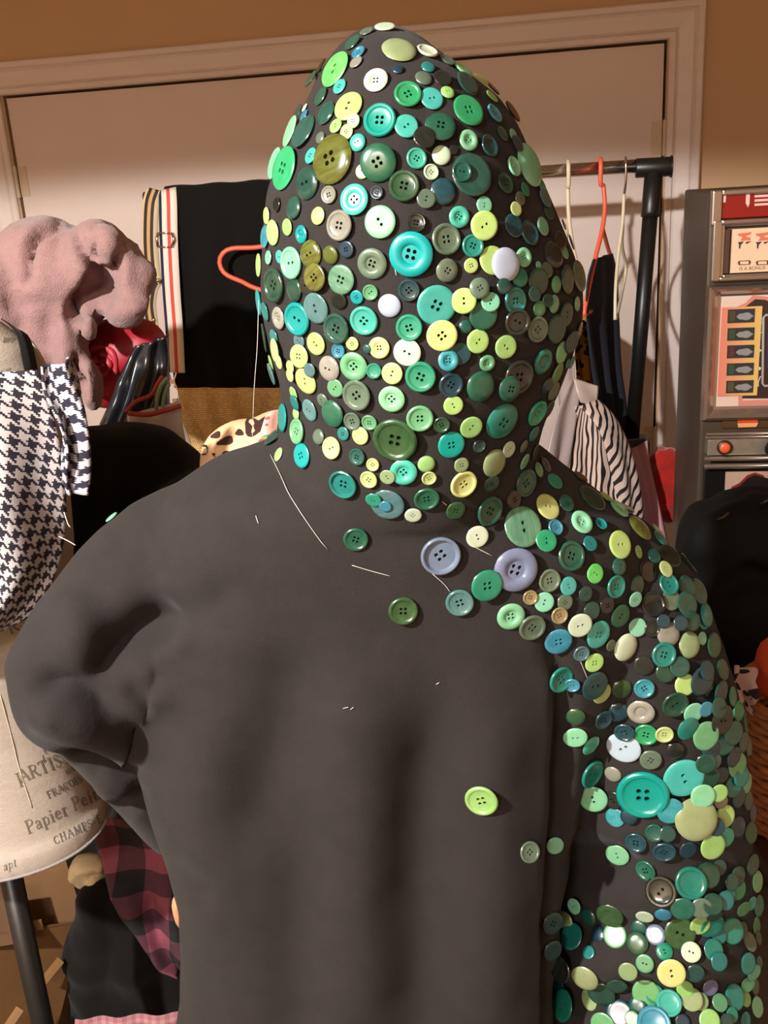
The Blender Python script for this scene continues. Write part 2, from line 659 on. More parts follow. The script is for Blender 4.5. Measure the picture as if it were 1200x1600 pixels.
LEFT_ARM = [(350, 860, .87, .075), (272, 897, .865, .080), (190, 985, .84, .078), (114, 1062, .80, .064), (148, 1104, .85, .056), (206, 1172, .93, .055), (256, 1245, 1.0, .05), (290, 1290, 1.03, .045)]
limb(LEFT_ARM)
RIGHT_ARM = [(880, 880, .87, .07), (945, 925, .868, .082), (985, 1010, .862, .086), (1012, 1130, .870, .091), (1020, 1280, .882, .099), (1017, 1420, .892, .111), (1014, 1600, .90, .119), (1024, 1720, .91, .105), (1028, 1800, .92, .08)]
limb(RIGHT_ARM)
HME = remesh(bm, 0.0055, 9)
FOLDS = [
    # left sleeve: hollows above the elbow and the armpit
    ([(270, 950), (225, 985), (180, 1020), (140, 1066)], -.030, 25),
    ([(120, 920), (125, 1000), (150, 1050)], .012, 26),
    ([(300, 985), (245, 1020), (205, 1060)], .014, 18),
    ([(45, 1068), (110, 1062), (160, 1095), (185, 1120)], -.020, 15),
    ([(40, 1100), (100, 1128), (170, 1155), (215, 1175)], .014, 20),
    ([(105, 1182), (160, 1200), (215, 1200)], -.026, 12),
    ([(150, 1222), (180, 1232), (208, 1226)], .010, 12),
    ([(170, 1275), (205, 1250), (225, 1232)], -.016, 10),
    ([(196, 1074), (222, 1086), (250, 1090)], -.007, 9),
    ([(208, 1200), (208, 1145), (228, 1104), (275, 1060)], .016, 18),
    ([(370, 920), (295, 970), (245, 1030)], -.008, 24),
    # back: long soft vertical folds
    ([(470, 1010), (430, 1180), (385, 1350)], -.016, 42),
    ([(330, 1080), (325, 1300), (340, 1560)], .010, 40),
    ([(560, 1000), (560, 1250), (560, 1660)], .016, 48),
    ([(680, 1080), (660, 1330), (650, 1680)], -.016, 36),
    ([(770, 1040), (775, 1300), (760, 1680)], .014, 40),
    ([(480, 1230), (465, 1420), (470, 1680)], -.012, 34),
    ([(265, 1340), (310, 1372), (350, 1392)], -.006, 16),
    ([(300, 870), (520, 960), (760, 1010)], -.005, 60),
    # right armpit and sleeve
    ([(850, 980), (880, 1060), (886, 1150), (878, 1250), (868, 1350), (860, 1470), (862, 1700)], -.020, 9),
    ([(880, 1330), (950, 1350), (1010, 1400)], -.014, 26),
    ([(880, 1420), (930, 1390), (985, 1330)], -.016, 22),
    ([(905, 1470), (940, 1520), (950, 1600)], .012, 22),
    ([(868, 1405), (960, 1392), (1080, 1405), (1185, 1400)], .014, 20),
    ([(862, 1450), (960, 1452), (1080, 1455), (1190, 1450)], -.012, 18),
    ([(862, 1490), (960, 1498), (1080, 1500), (1190, 1495)], .014, 20),
    ([(862, 1545), (980, 1552), (1190, 1545)], -.012, 18),
    ([(870, 1590), (980, 1598), (1190, 1590)], .014, 20),
    ([(900, 1290), (1000, 1310), (1180, 1300)], .010, 26),
    ([(1060, 1210), (1120, 1330), (1150, 1450)], -.008, 30),
    # hood: seam, slack at the nape
    ([(640, 90), (690, 250), (715, 400), (700, 560)], -.003, 16),
    ([(430, 600), (470, 640), (540, 668), (620, 690), (720, 690), (800, 660), (850, 620)], -.003, 22),
]
folds(HME, [(a, b, c) for a, b, c in FOLDS])
smooth_mesh(HME, 5)
rumple(HME, 0.0035, 9.0, 3.1, 2)

# cut the face opening of the hood
_bm = bmesh.new()
_bm.from_mesh(HME)
fc = sec(360, 430, 870, 1.0, 0)[0]
dead = [f for f in _bm.faces if f.calc_center_median().y > 0.935 and ((f.calc_center_median().x - fc.x) / 0.088) ** 2 + ((f.calc_center_median().z - fc.z) / 0.125) ** 2 < 1]
bmesh.ops.delete(_bm, geom=dead, context='FACES')
BVH = BVHTree.FromBMesh(_bm)
_bm.to_mesh(HME)
_bm.free()

# body: one continuous skinned figure
BJ = {}
BE = []


def bj(name, p, r, parent=None):
    BJ[name] = (Vector(p), r)
    if parent:
        BE.append((parent, name))


hip = P(575, 1760, 0.88)
chest = P(610, 960, 0.88)
neckb = P(635, 700, 0.88)
bj('pelvis', hip, (.13, .10))
bj('waist', hip.lerp(chest, .45), (.12, .09), 'pelvis')
bj('chest', chest, (.14, .10), 'waist')
bj('upper', chest.lerp(neckb, .6), (.11, .08), 'chest')
bj('neck', neckb, (.055, .055), 'upper')
hc = P(645, 420, 0.86)
bj('nape', neckb.lerp(hc, .5) + Vector((0, 0.01, 0)), (.06, .065), 'neck')
bj('head', hc, (.078, .095), 'nape')
bj('crown', P(640, 215, 0.86), (.066, .085), 'head')
bj('nose', hc + Vector((0, .105, -.005)), (.012, .014), 'head')
bj('nosetip', hc + Vector((0, .122, -.022)), (.010, .009), 'nose')
bj('chin', hc + Vector((0, .082, -.085)), (.03, .022), 'nape')
for s, nm in ((-1, 'l'), (1, 'r')):
    bj('ear' + nm, hc + Vector((s * .084, .005, -.01)), (.006, .02), 'head')
for nm, arm in (('l', LEFT_ARM), ('r', RIGHT_ARM)):
    prev = 'upper'
    rr = [.045, .040, .034, .03, .03, .028, .028, .026] if nm == 'l' else [.05, .05, .047, .044, .040, .038, .034, .03, .026]
    for i, a in enumerate(arm):
        bj('a%s%d' % (nm, i), P(a[0], a[1], a[2]), (rr[i], rr[i]), prev)
        prev = 'a%s%d' % (nm, i)
    if nm == 'l':
        w0 = P(305, 1310, 1.035)
        dirv = (P(322, 1480, 1.045) - w0).normalized()
        side = Vector((-1, -.2, 0)).normalized()
    else:
        w0 = P(1028, 1815, .93)
        dirv = Vector((0.0, .12, -1)).normalized()
        side = Vector((.1, 1, .1)).normalized()
    bj('h%s0' % nm, w0, (.024, .02), prev)
    palm = w0 + dirv * .06
    bj('h%s1' % nm, palm, (.032, .017), 'h%s0' % nm)
    curl = Vector((0, 1, 0)) if nm == 'l' else Vector((-1, 0, 0))
    for k, (off, ln) in enumerate(((-.03, .065), (-.01, .078), (.011, .074), (.031, .06))):
        kn = palm + dirv * .035 + side * off
        bj('f%s%da' % (nm, k), kn, (.0095, .0095), 'h%s1' % nm)
        bj('f%s%db' % (nm, k), kn + dirv * ln * .55 + curl * .006, (.0085, .0085), 'f%s%da' % (nm, k))
        bj('f%s%dc' % (nm, k), kn + dirv * ln + curl * .022, (.007, .007), 'f%s%db' % (nm, k))
    th = palm - dirv * .025 - side * .03
    bj('t%sa' % nm, th, (.0115, .0115), 'h%s1' % nm)
    bj('t%sb' % nm, th + dirv * .035 - side * .025, (.0095, .0095), 't%sa' % nm)
    bj('t%sc' % nm, th + dirv * .062 - side * .03 + curl * .01, (.008, .008), 't%sb' % nm)
for s, nm in ((-1, 'l'), (1, 'r')):
    hp = Vector((hip.x + s * .09, hip.y, hip.z - .06))
    bj('th' + nm, hp, (.09, .09), 'pelvis')
    bj('kn' + nm, Vector((hip.x + s * .10, hip.y + .03, .47)), (.06, .06), 'th' + nm)
    bj('cf' + nm, Vector((hip.x + s * .10, hip.y + .01, .33)), (.055, .055), 'kn' + nm)
    bj('an' + nm, Vector((hip.x + s * .105, hip.y - .01, .075)), (.038, .04), 'cf' + nm)
    bj('hl' + nm, Vector((hip.x + s * .107, hip.y - .02, .042)), (.036, .038), 'an' + nm)
    bj('ft' + nm, Vector((hip.x + s * .125, hip.y + .13, .032)), (.04, .026), 'hl' + nm)
    bj('to' + nm, Vector((hip.x + s * .13, hip.y + .19, .026)), (.034, .02), 'ft' + nm)
names = list(BJ)
bme = bpy.data.meshes.new('person')
bme.from_pydata([tuple(BJ[k][0]) for k in names], [(names.index(a), names.index(b)) for a, b in BE], [])
tmp = bpy.data.objects.new('tmp', bme)
COL.objects.link(tmp)
tmp.modifiers.new('skin', 'SKIN').use_smooth_shade = True
tmp.modifiers.new('sub', 'SUBSURF').levels = 1
for i, k in enumerate(names):
    sv = bme.skin_vertices[0].data[i]
    sv.radius = BJ[k][1]
    sv.use_root = (k == 'pelvis')
dg = bpy.context.evaluated_depsgraph_get()
pm = bpy.data.meshes.new_from_object(tmp.evaluated_get(dg))
bpy.data.objects.remove(tmp, do_unlink=True)
M_SKIN = mat('skin', (214, 150, 112), 0.5, bump=0.1, bscale=500)
person = link_mesh('person', pm, M_SKIN)
tag(person, 'person seen from behind in a black hooded sweatshirt, hood up and covered with green buttons', 'person')
hoodie = link_mesh('hoodie', HME, M_HOODIE, person)
hoodie['label'] = 'black hooded sweatshirt with green buttons sewn over hood and right sleeve'
# trousers
bm = bmesh.new()
loft(bm, [(hip + Vector((0, 0, .06)), Vector((.165, 0, 0)), Vector((0, .125, 0)), 2.2), (hip, Vector((.175, 0, 0)), Vector((0, .13, 0)), 2.2), (hip - Vector((0, 0, .12)), Vector((.178, 0, 0)), Vector((0, .125, 0)), 2.4)], 32)
for s in (-1, 1):
    c = [(Vector((hip.x + s * .085, hip.y, hip.z - .02)), .095), (Vector((hip.x + s * .092, hip.y + .015, .6)), .088), (Vector((hip.x + s * .10, hip.y + .025, .45)), .075), (Vector((hip.x + s * .102, hip.y + .01, .25)), .07), (Vector((hip.x + s * .105, hip.y - .005, .07)), .065)]
    tube(bm, [a for a, r in c], [r for a, r in c], 20)
tm = remesh(bm, 0.012, 4)
rumple(tm, .006, 14, 2.0)
link_mesh('trousers', tm, mat('dark_denim', (40, 44, 58), 0.85, bump=.3, bscale=600), person)

# ------------------------------------------------------------------ buttons
# colour letter -> (albedo as sRGB, second tone, marbling 0..1, transmission, roughness)
BC = {
    'W': ((222, 240, 205), (240, 248, 225), .3, 0, .3), 'Y': ((226, 238, 140), (240, 245, 180), .3, 0, .3), 'L': ((180, 228, 120), (208, 240, 160), .4, 0, .3),
    'J': ((90, 215, 105), (130, 230, 120), .5, 0, .35), 'M': ((140, 222, 170), (170, 235, 195), .35, 0, .28), 'Q': ((104, 178, 112), (135, 195, 135), .35, 0, .3),
    'P': ((160, 182, 125), (185, 200, 150), .35, 0, .28), 'A': ((70, 196, 170), (100, 210, 190), .3, 0, .25), 'T': ((24, 132, 118), (50, 150, 130), .4, 0, .25),
    'X': ((0, 168, 158), (20, 180, 165), .15, 0, .25), 'B': ((48, 150, 168), (95, 190, 200), .4, 0, .25), 'N': ((28, 72, 84), (45, 92, 98), .5, .15, .2),
    'E': ((36, 162, 112), (70, 180, 135), .35, 0, .25), 'G': ((26, 92, 72), (45, 112, 88), .5, 0, .25), 'F': ((42, 82, 46), (62, 104, 58), .5, 0, .25),
    'D': ((40, 100, 84), (70, 125, 105), .6, .45, .15), 'O': ((96, 98, 34), (128, 140, 60), .9, .2, .18), 'K': ((98, 120, 98), (125, 142, 118), .4, 0, .25),
    'S': ((150, 146, 132), (178, 174, 160), .4, 0, .2), 'V': ((118, 128, 160), (140, 148, 175), .3, 0, .18), 'I': ((196, 212, 230), (206, 220, 235), .1, 0, .35),
    'C': ((52, 62, 56), (84, 94, 84), .6, .7, .1), 'U': ((150, 118, 84), (185, 155, 115), .5, 0, .2), 'H': ((84, 142, 114), (125, 172, 145), 1.0, 0, .25),
    'Z': ((100, 156, 158), (130, 180, 178), .6, .35, .15),
}


def button_mat(k):
    c1, c2, mb, tr, ro = BC[k]
    sc = .74                                # plastic is a little darker than it looks under the lamp
    c1, c2 = [tuple(v * sc for v in c) for c in (c1, c2)]
    m = mat('button_plastic_' + k, c1, ro, trans=tr, coat=0.3)
    g_ = NG(m)
    tc = g_.n('ShaderNodeTexCoord')
    mp = g_.n('ShaderNodeMapping')
    mp.inputs['Scale'].default_value = (0.5, 2.2, 0.5) if mb > .55 else (1.2, 1.2, 1.2)
    g_.l(tc.outputs['Object'], mp.inputs['Vector'])
    oi = g_.n('ShaderNodeObjectInfo')
    nz = g_.n('ShaderNodeTexNoise', noise_dimensions='4D')
    nz.inputs['Scale'].default_value = 1.4
    nz.inputs['Detail'].default_value = 3
    nz.inputs['Distortion'].default_value = 0.8
    g_.l(mp.outputs['Vector'], nz.inputs['Vector'])
    g_.l(g_.math('MULTIPLY', oi.outputs['Random'], 40.0), nz.inputs['W'])
    mr = g_.n('ShaderNodeMapRange')
    mr.inputs['From Min'].default_value = .35
    mr.inputs['From Max'].default_value = .65
    mr.inputs['To Max'].default_value = min(1.0, mb + .1)
    g_.l(nz.outputs['Fac'], mr.inputs['Value'])
    mx = g_.mix(mr.outputs['Result'], c1, c2)
    hs = g_.n('ShaderNodeHueSaturation')
    hs.inputs['Saturation'].default_value = 1.0
    g_.l(mx, hs.inputs['Color'])
    g_.l(g_.math('ADD', g_.math('MULTIPLY', oi.outputs['Random'], 0.05), 0.475), hs.inputs['Hue'])
    rv = g_.math('FRACT', g_.math('MULTIPLY', oi.outputs['Random'], 17.31))
    g_.l(g_.math('ADD', g_.math('MULTIPLY', rv, 0.36), 0.82), hs.inputs['Value'])
    g_.l(hs.outputs['Color'], g_.b.inputs['Base Color'])
    return m


BMATS = {k: button_mat(k) for k in BC}
PROFILES = {  # centre plate (radius, height), then (radius, height) outwards
    'r': ((.66, .14), [(.72, .17), (.79, .25), (.90, .26), (.98, .20), (1.0, .12), (.95, 0)]),
    'w': ((.40, .12), [(.45, .17), (.52, .26), (.70, .30), (.90, .26), (1.0, .14), (.95, 0)]),
    'f': ((.60, .19), [(.84, .20), (.95, .17), (1.0, .10), (.95, 0)]),
    'd': ((.46, .30), [(.66, .27), (.84, .20), (.96, .11), (1.0, .05), (.96, 0)]),
    'b': ((.74, .10), [(.78, .16), (.84, .33), (.92, .36), (.99, .30), (1.0, .12), (.94, 0)]),
}
BSEG = 28
_bmesh = {}


def button_mesh(prof, holes):
    key = (prof, holes)
    if key in _bmesh:
        return _bmesh[key]
    bm = bmesh.new()
    (rc, zc), rings = PROFILES[prof]
    circ = lambda cx, cy, r, z, n: [bm.verts.new((cx + r * math.cos(2 * math.pi * k / n), cy + r * math.sin(2 * math.pi * k / n), z)) for k in range(n)]
    first = circ(0, 0, rc, zc, BSEG)
    edges = [bm.edges.new((first[k], first[(k + 1) % BSEG])) for k in range(BSEG)]
    hr = min(.105, rc * .24)
    ho = min(.19, rc * .44)
    spots = {0: [], 2: [(-ho, 0), (ho, 0)], 4: [(-ho * .8, -ho * .8), (ho * .8, -ho * .8), (ho * .8, ho * .8), (-ho * .8, ho * .8)]}[holes]
    wells = []
    for cx, cy in spots:
        c = circ(cx, cy, hr, zc, 9)
        edges += [bm.edges.new((c[k], c[(k + 1) % 9])) for k in range(9)]
        wells.append(((cx, cy), c))
    if holes:
        bmesh.ops.triangle_fill(bm, edges=edges, use_beauty=True, normal=(0, 0, 1))
    elif prof == 'd':
        top = bm.verts.new((0, 0, zc + .04))
        for k in range(BSEG):
            bm.faces.new((first[k], first[(k + 1) % BSEG], top))
    else:
        bm.faces.new(first)
    for (cx, cy), c in wells:
        d = circ(cx, cy, hr * .92, 0.0, 9)
        for k in range(9):
            bm.faces.new((c[(k + 1) % 9], c[k], d[k], d[(k + 1) % 9]))
    last = first
    for r, z in rings:
        nx = circ(0, 0, r, z, BSEG)
        for k in range(BSEG):
            bm.faces.new((last[k], nx[k], nx[(k + 1) % BSEG], last[(k + 1) % BSEG]))
        last = nx
    if not holes:
        bm.faces.new(last[::-1])
    bmesh.ops.recalc_face_normals(bm, faces=bm.faces)
    me = bpy.data.meshes.new('button')
    bm.to_mesh(me)
    bm.free()
    me.polygons.foreach_set('use_smooth', [True] * len(me.polygons))
    me.set_sharp_from_angle(angle=math.radians(42))
    me.materials.append(BMATS['M'])
    _bmesh[key] = me
    return me


# seen from the camera: region origin x, y and zoom, then "x y radius code" within the zoomed region
BTN = [
    (380, 20, 4.0, '''885 105 65 W0f;775 130 45 K0f;690 200 60 D0f;728 260 48 B4r;712 318 45 S0f;972 248 110 P0d;590 368 118 J2f;490 345 60 C0f;835 435 78 W4w;612 470 50 A4f;965 362 35 N0d;
1028 520 88 E4r;668 595 98 L2f;495 530 60 D0f;525 632 78 D0d;450 430 60 D0f;1018 715 75 A2f;858 680 105 X4r;588 713 48 L2f;655 750 48 Y4f;705 688 45 Y4f;720 815 55 A2d;565 920 155 O4d;490 785 38 K0d;
433 898 52 A4f;750 995 45 Y2f;850 945 115 G4d;395 600 28 W0f;390 650 40 B0f;390 750 110 D0f;310 750 100 M0f;275 980 135 E4f;215 950 100 M0f;410 1070 100 D2d;545 1140 55 S4r;702 1170 95 A4w;838 1125 42 N4r;1005 1085 98 F4r;1180 700 50 D0f;330 620 60 D0f;155 1010 32 C0f'''),
    (640, 20, 4.0, '''105 255 70 W0r;112 350 45 T0d;85 418 55 K0d;200 420 60 C0f;230 310 50 K0f;325 365 75 M0f;350 455 85 D0f;450 410 55 Y0f;135 545 74 A2f;232 505 45 L2d;510 480 60 C0f;505 532 48 L0f;520 638 65 B4r;355 622 106 E4f;
185 725 95 G4d;360 803 65 M4w;488 838 72 N0r;570 760 50 D0d;640 620 75 C0f;635 770 40 M0f;650 830 55 N0f;640 965 65 M4r;730 960 138 M0d;195 895 60 W0d;130 1000 50 W4r;40 915 65 A4r;80 800 70 C0f;380 1020 135 D0f;312 1005 65 G2r;
205 1120 82 N0d;585 1070 68 D4r;710 1110 45 E0f;680 1165 45 K0d;810 1080 50 A0f;100 1165 60 K2f;270 860 30 C0f'''),
    (380, 300, 4.0, '''325 100 70 D0d;220 80 45 C0f;150 280 70 B0f;160 150 52 Y0f;200 255 78 L0f;287 220 52 L0f;375 265 56 X2w;475 150 55 Y0d;610 210 95 S4r;860 188 100 M2f;652 358 52 N4f;552 393 58 O0d;432 388 86 O2d;315 443 100 M2r;
240 405 42 A2f;170 410 43 M2f;107 458 72 L0f;210 580 108 D4r;328 610 75 D0d;410 580 65 C2f;470 530 86 O4f;620 545 92 H4f;812 445 95 K4w;1050 388 137 X4w;1080 195 62 C4r;1037 612 70 N4r;715 655 44 X4f;800 625 50 Q2r;603 675 55 C0f;
917 708 73 I0d;150 745 60 T0f;95 690 80 X0f;235 785 70 S4w;465 722 97 Z2f;355 790 105 X2r;592 850 98 D4r;762 800 93 A4r;1040 845 85 E4r;140 910 90 D0f;205 905 50 T0f;225 985 76 Y2f;360 930 50 Z2f;465 945 72 L2f;375 1020 74 L4f;
305 1090 42 Y0f;262 1050 48 Y2f;315 1138 42 Y2f;405 1175 86 Y2f;440 1105 45 Z0f;545 1100 80 S2d;688 945 43 Y4f;603 990 48 B4r;700 1085 92 Q4w;855 970 68 Y4w;1028 998 88 W2f;935 1130 68 Y2f;822 1115 50 E0r;785 975 30 G0d;165 1080 60 L0f;200 1130 70 Z0f;1110 1150 98 E4r'''),
    (640, 300, 4.0, '''222 297 98 K4r;390 338 71 T4r;305 158 66 A4w;448 215 90 L2f;458 85 54 M2f;640 215 76 N0f;735 262 82 N0r;640 115 46 Y0f;230 490 73 K4d;380 460 47 Y4f;510 430 90 L0f;580 457 104 I0d;700 412 61 M4w;680 535 62 T0d;165 705 124 A4f;
330 678 80 L2f;420 600 65 K4d;455 770 92 G0f;490 685 60 M2f;345 840 42 G0d;195 890 97 Y4f;420 930 76 L2f;592 965 74 L2f;310 1010 72 N0f;235 1045 66 B4w;478 1065 52 Q4w;650 680 86 T4r;790 560 86 D0f;755 640 50 D0f;800 730 50 Q0d;
650 805 86 C2r;787 857 82 K4r;900 855 90 D0f;905 580 54 Q0d;892 700 57 M0d;965 765 76 D2f;970 550 90 D0f;1040 530 100 K0f;1035 700 46 M0f;935 1000 72 M0f;820 1055 82 T0w;980 930 75 N0f;910 1130 72 Q0f;820 220 60 M0f;845 490 50 K0f;795 460 26 M0f;
955 380 46 M0f;970 200 36 K0f;855 130 52 D0f;820 50 62 Z0f;975 1070 32 B0f;1000 1060 42 A0f;885 395 85 C0d;560 590 50 D0d;840 680 42 D0f;1050 860 55 C0f;1000 320 50 D0f;905 320 60 C0f'''),
    (380, 560, 4.0, '''585 180 58 Q2f;718 225 99 K4r;932 248 84 M4w;1105 368 86 Q4r;505 258 46 K2d;575 335 86 G0d;425 320 72 Z2f;325 215 46 L0f;345 270 52 T0f;260 370 88 X0f;340 345 38 L0d;350 455 82 Q4r;690 388 59 K4r;795 395 52 Q4r;738 480 58 Y0f;
632 468 44 T4f;480 488 49 K0d;562 558 71 Y2r;955 500 144 F4r;380 605 78 X4f;160 485 52 L0f;210 510 76 D0d;230 605 46 L0d;180 430 36 N0f;718 612 56 G4r;815 660 43 Y4r;790 752 58 Y4r;635 778 94 T4b;1003 705 86 A4w;908 728 49 P2f;1143 655 55 L0d;1160 742 48 Y4r;
905 905 108 Z0f;895 905 40 B0f;825 865 52 E2f;1145 870 82 G4r;1062 972 54 W4f;706 1125 80 G4r'''),
    (620, 560, 4.0, '''335 160 80 N4r;518 170 97 G0d;750 110 112 C4r;683 175 82 G4d;350 288 63 L2f;278 408 54 F4r;458 422 74 L2f;648 385 120 T4d;863 335 86 E4r;940 310 60 D0f;845 465 52 T0f;855 580 52 N0f;930 165 56 N0d;965 200 62 K0f;335 533 87 X4f;508 542 44 D4r;690 563 54 W2f;
785 545 43 K0d;600 648 92 P0d;788 640 54 M0f;398 660 50 P4f;410 778 92 Y4r;583 775 56 D4f;785 775 94 G4r;880 700 50 Q0d;978 775 57 E0f;920 670 52 N0f;720 880 62 C4f;568 945 100 G4r;362 943 64 F4f;780 1055 130 H2f;935 932 87 Y2f;1050 910 56 G4f;985 1060 53 B4r;1145 1030 77 M4w;497 1110 73 W2f;912 1145 70 E2f'''),
    (580, 780, 4.0, '''430 345 127 V4b;895 435 142 V4w;712 522 104 E4f;552 640 90 Z4r;200 690 94 F4r;1000 795 90 K4r;868 725 90 M4w;1075 638 64 M2f;990 610 49 U4r;1108 505 76 K4r'''),
    (800, 720, 4.0, '''548 400 43 X0r;480 520 50 T2f;362 595 97 G4r;660 528 90 L2f;780 570 43 L4f;510 703 63 J2f;660 660 58 G2d;640 785 75 T4r;345 780 60 A2f;452 830 52 D2f;325 880 54 K4f;285 955 56 U4r;585 900 56 C4f;770 780 66 D0f;745 860 51 M4f;665 965 76 G2f;490 935 62 D0f;
408 1015 80 W2f;610 1150 40 K0f;530 1080 92 A4f;777 1038 60 M0f;285 1120 90 B4f;875 895 82 C0r;985 870 68 K0f;960 780 70 T2r;930 690 54 Y4f;880 600 48 T0d;785 430 94 O0d;660 310 72 M0w;715 280 62 T0f;580 235 46 L0f;490 245 100 D0f;920 490 58 T0f;910 440 52 L0f;
975 600 82 C0f;1080 790 72 D0f;1070 900 82 D0f;1080 1000 66 D0d;1100 1150 84 P0d;970 1080 78 S0d;1185 1000 58 T0f;1180 1110 42 M0f;870 1050 52 C0r;700 1160 92 W0d;840 690 72 C0f;1010 1010 50 N0f;420 110 52 C0f;930 1000 45 N0f'''),
    (820, 980, 3.158, '''150 235 70 T4r;275 125 43 Z4r;235 270 39 B2r;372 320 56 L0f;337 170 51 L4f;330 275 77 N2f;585 185 50 C0f;690 220 52 D0f;675 130 64 T4r;750 190 52 D0f;475 298 53 F0d;588 297 51 B4r;783 280 56 L0f;855 260 78 N0f;250 435 47 F0d;
380 450 52 N4r;460 410 54 N0d;573 412 66 S0w;490 587 85 I2f;495 502 51 N4r;598 523 59 E4r;683 515 46 Y4r;320 578 55 A0d;248 537 60 M2f;620 648 54 K4f;315 712 78 T2r;438 720 42 S0d;342 812 69 M2f;582 812 128 X4r;705 890 67 B0f;815 930 108 P0d;777 732 104 A2f;
450 935 48 B0f;520 920 42 N0d;730 370 70 D2r;808 405 55 M0f;858 385 40 B0f;780 475 62 T0d;855 508 74 Q0f;928 440 78 C2f;1085 475 52 T0f;1040 412 52 E0r;975 560 70 T0f;900 590 50 N0f;1035 675 64 Q0f;920 660 52 Z0d;740 600 46 C0d;870 650 52 D0f;890 720 56 D0f;
960 725 46 N0f;1020 780 58 T0f;1085 765 52 M0f;850 795 62 M0f;880 810 42 K0f;925 785 46 L0f;960 855 39 S0f;1045 840 52 N0f;980 930 59 L0f;905 960 46 N0f;1040 980 52 N0f;980 1030 52 A0f;890 1045 67 L0f;800 1090 46 N0f;465 1100 58 M2f;550 1055 54 N4r;640 1010 46 G0r;
685 1100 59 N4r;440 850 46 C2f;145 1070 44 M0f;10 1100 54 K4r;1105 590 50 D0f;1110 920 46 N0f;-212 848 84 L4r;1000 500 45 G0f;920 330 50 C0f;700 1010 40 D0f'''),
    (820, 1250, 3.158, '''605 340 52 G4r;672 447 77 C2r;810 403 80 T0r;772 518 59 G0f;682 555 41 B0d;592 562 44 W4f;565 625 38 G0d;645 663 48 V0f;560 707 52 F0d;757 645 77 F2f;688 747 41 E2d;593 803 44 Q2f;718 835 69 Y2f;810 748 48 W2f;600 942 67 Q0f;640 945 46 E0f;708 997 62 A0r;565 1012 46 G0d;
785 925 42 L0f;862 992 42 P0f;815 980 54 P0f;835 845 46 D0f;277 508 38 M2f;235 580 48 P0d;127 597 57 N4f;320 575 42 G0d;268 690 64 T0f;370 663 36 N0d;130 735 52 N0f;425 555 67 F0f;450 668 58 Q0f;300 870 67 P0d;335 980 52 P0f;235 1020 74 T2f;385 930 67 D0f;450 900 52 D0f;
510 840 46 P0f;470 1055 67 N0f;395 1100 62 Q0f;640 1090 82 B0r;540 1070 36 P0f;775 1090 36 N0f;230 820 62 C0f;180 880 36 N0f;320 755 32 T0f;850 590 52 L0f;850 510 52 K0f;900 590 67 T0f;890 490 52 D0f;945 480 46 T0f;1000 470 42 T0f;1040 435 54 E0f;1130 400 52 M0f;1110 505 36 A0f;
1070 530 42 Q0f;1145 520 52 T0f;1155 625 46 Q0f;1095 700 48 K0f;1005 640 62 T0f;950 665 42 T0f;1060 640 42 D0f;925 740 52 T0f;945 790 46 T0f;1085 800 52 T0f;1115 840 42 M0f;1080 895 42 Q0f;905 915 42 V0f;1020 970 62 T0f;1080 980 37 L0f;955 1000 42 Q0f;1015 1060 37 E0f;1130 1020 48 M0f;
905 1085 52 L0f;1145 800 32 T0f;1125 920 37 K0f;880 360 62 D0f;950 330 42 D0f;1030 370 52 D0f;990 400 42 D0f;930 560 42 D0f;1165 680 36 D0f;1080 1085 40 T0f;980 1090 40 D0f'''),
    (0, 0, 1.0, '''170 803 11 M0f;1088 925 21 G0f;1076 880 19 D0f;1098 962 19 T0d;1112 1008 20 G0f;1126 1046 17 D0f;1120 1080 19 N0f;1142 1088 16 T0f;1130 1140 20 D0f;1158 1160 17 G0f;1108 1100 17 D0f;1094 1046 16 N0f;1150 1210 18 T0f;1165 1250 16 D0f;1168 1300 17 G0f;1172 1350 17 D0f;1140 1180 17 N0f'''),
]
allb = []
for ox, oy, zm, s in BTN:
    for t in s.replace('\n', '').split(';'):
        x, y, r, code = t.split()
        allb.append((ox + float(x) / zm, oy + float(y) / zm, float(r) / zm, code))
placed = []          # (point, radius, top height) for stacking overlaps


def drop(px, py):
    d = ray(px, py)
    hit, nrm, idx, dist = BVH.ray_cast(CAM, d)
    if hit is None:
        best = None
        for t in np.linspace(.55, 1.35, 60):
            q, n_, i_, ds = BVH.find_nearest(CAM + d * float(t))
            if best is None or ds < best[2]:
                best = (q, n_, ds)
        hit, nrm = best[0], best[1]
    # average the cloth's lie over a small neighbourhood
    acc = Vector(nrm)
    for q, n_, i_, ds in BVH.find_nearest_range(hit, 0.012):
        acc += n_
    return hit, acc.normalized()


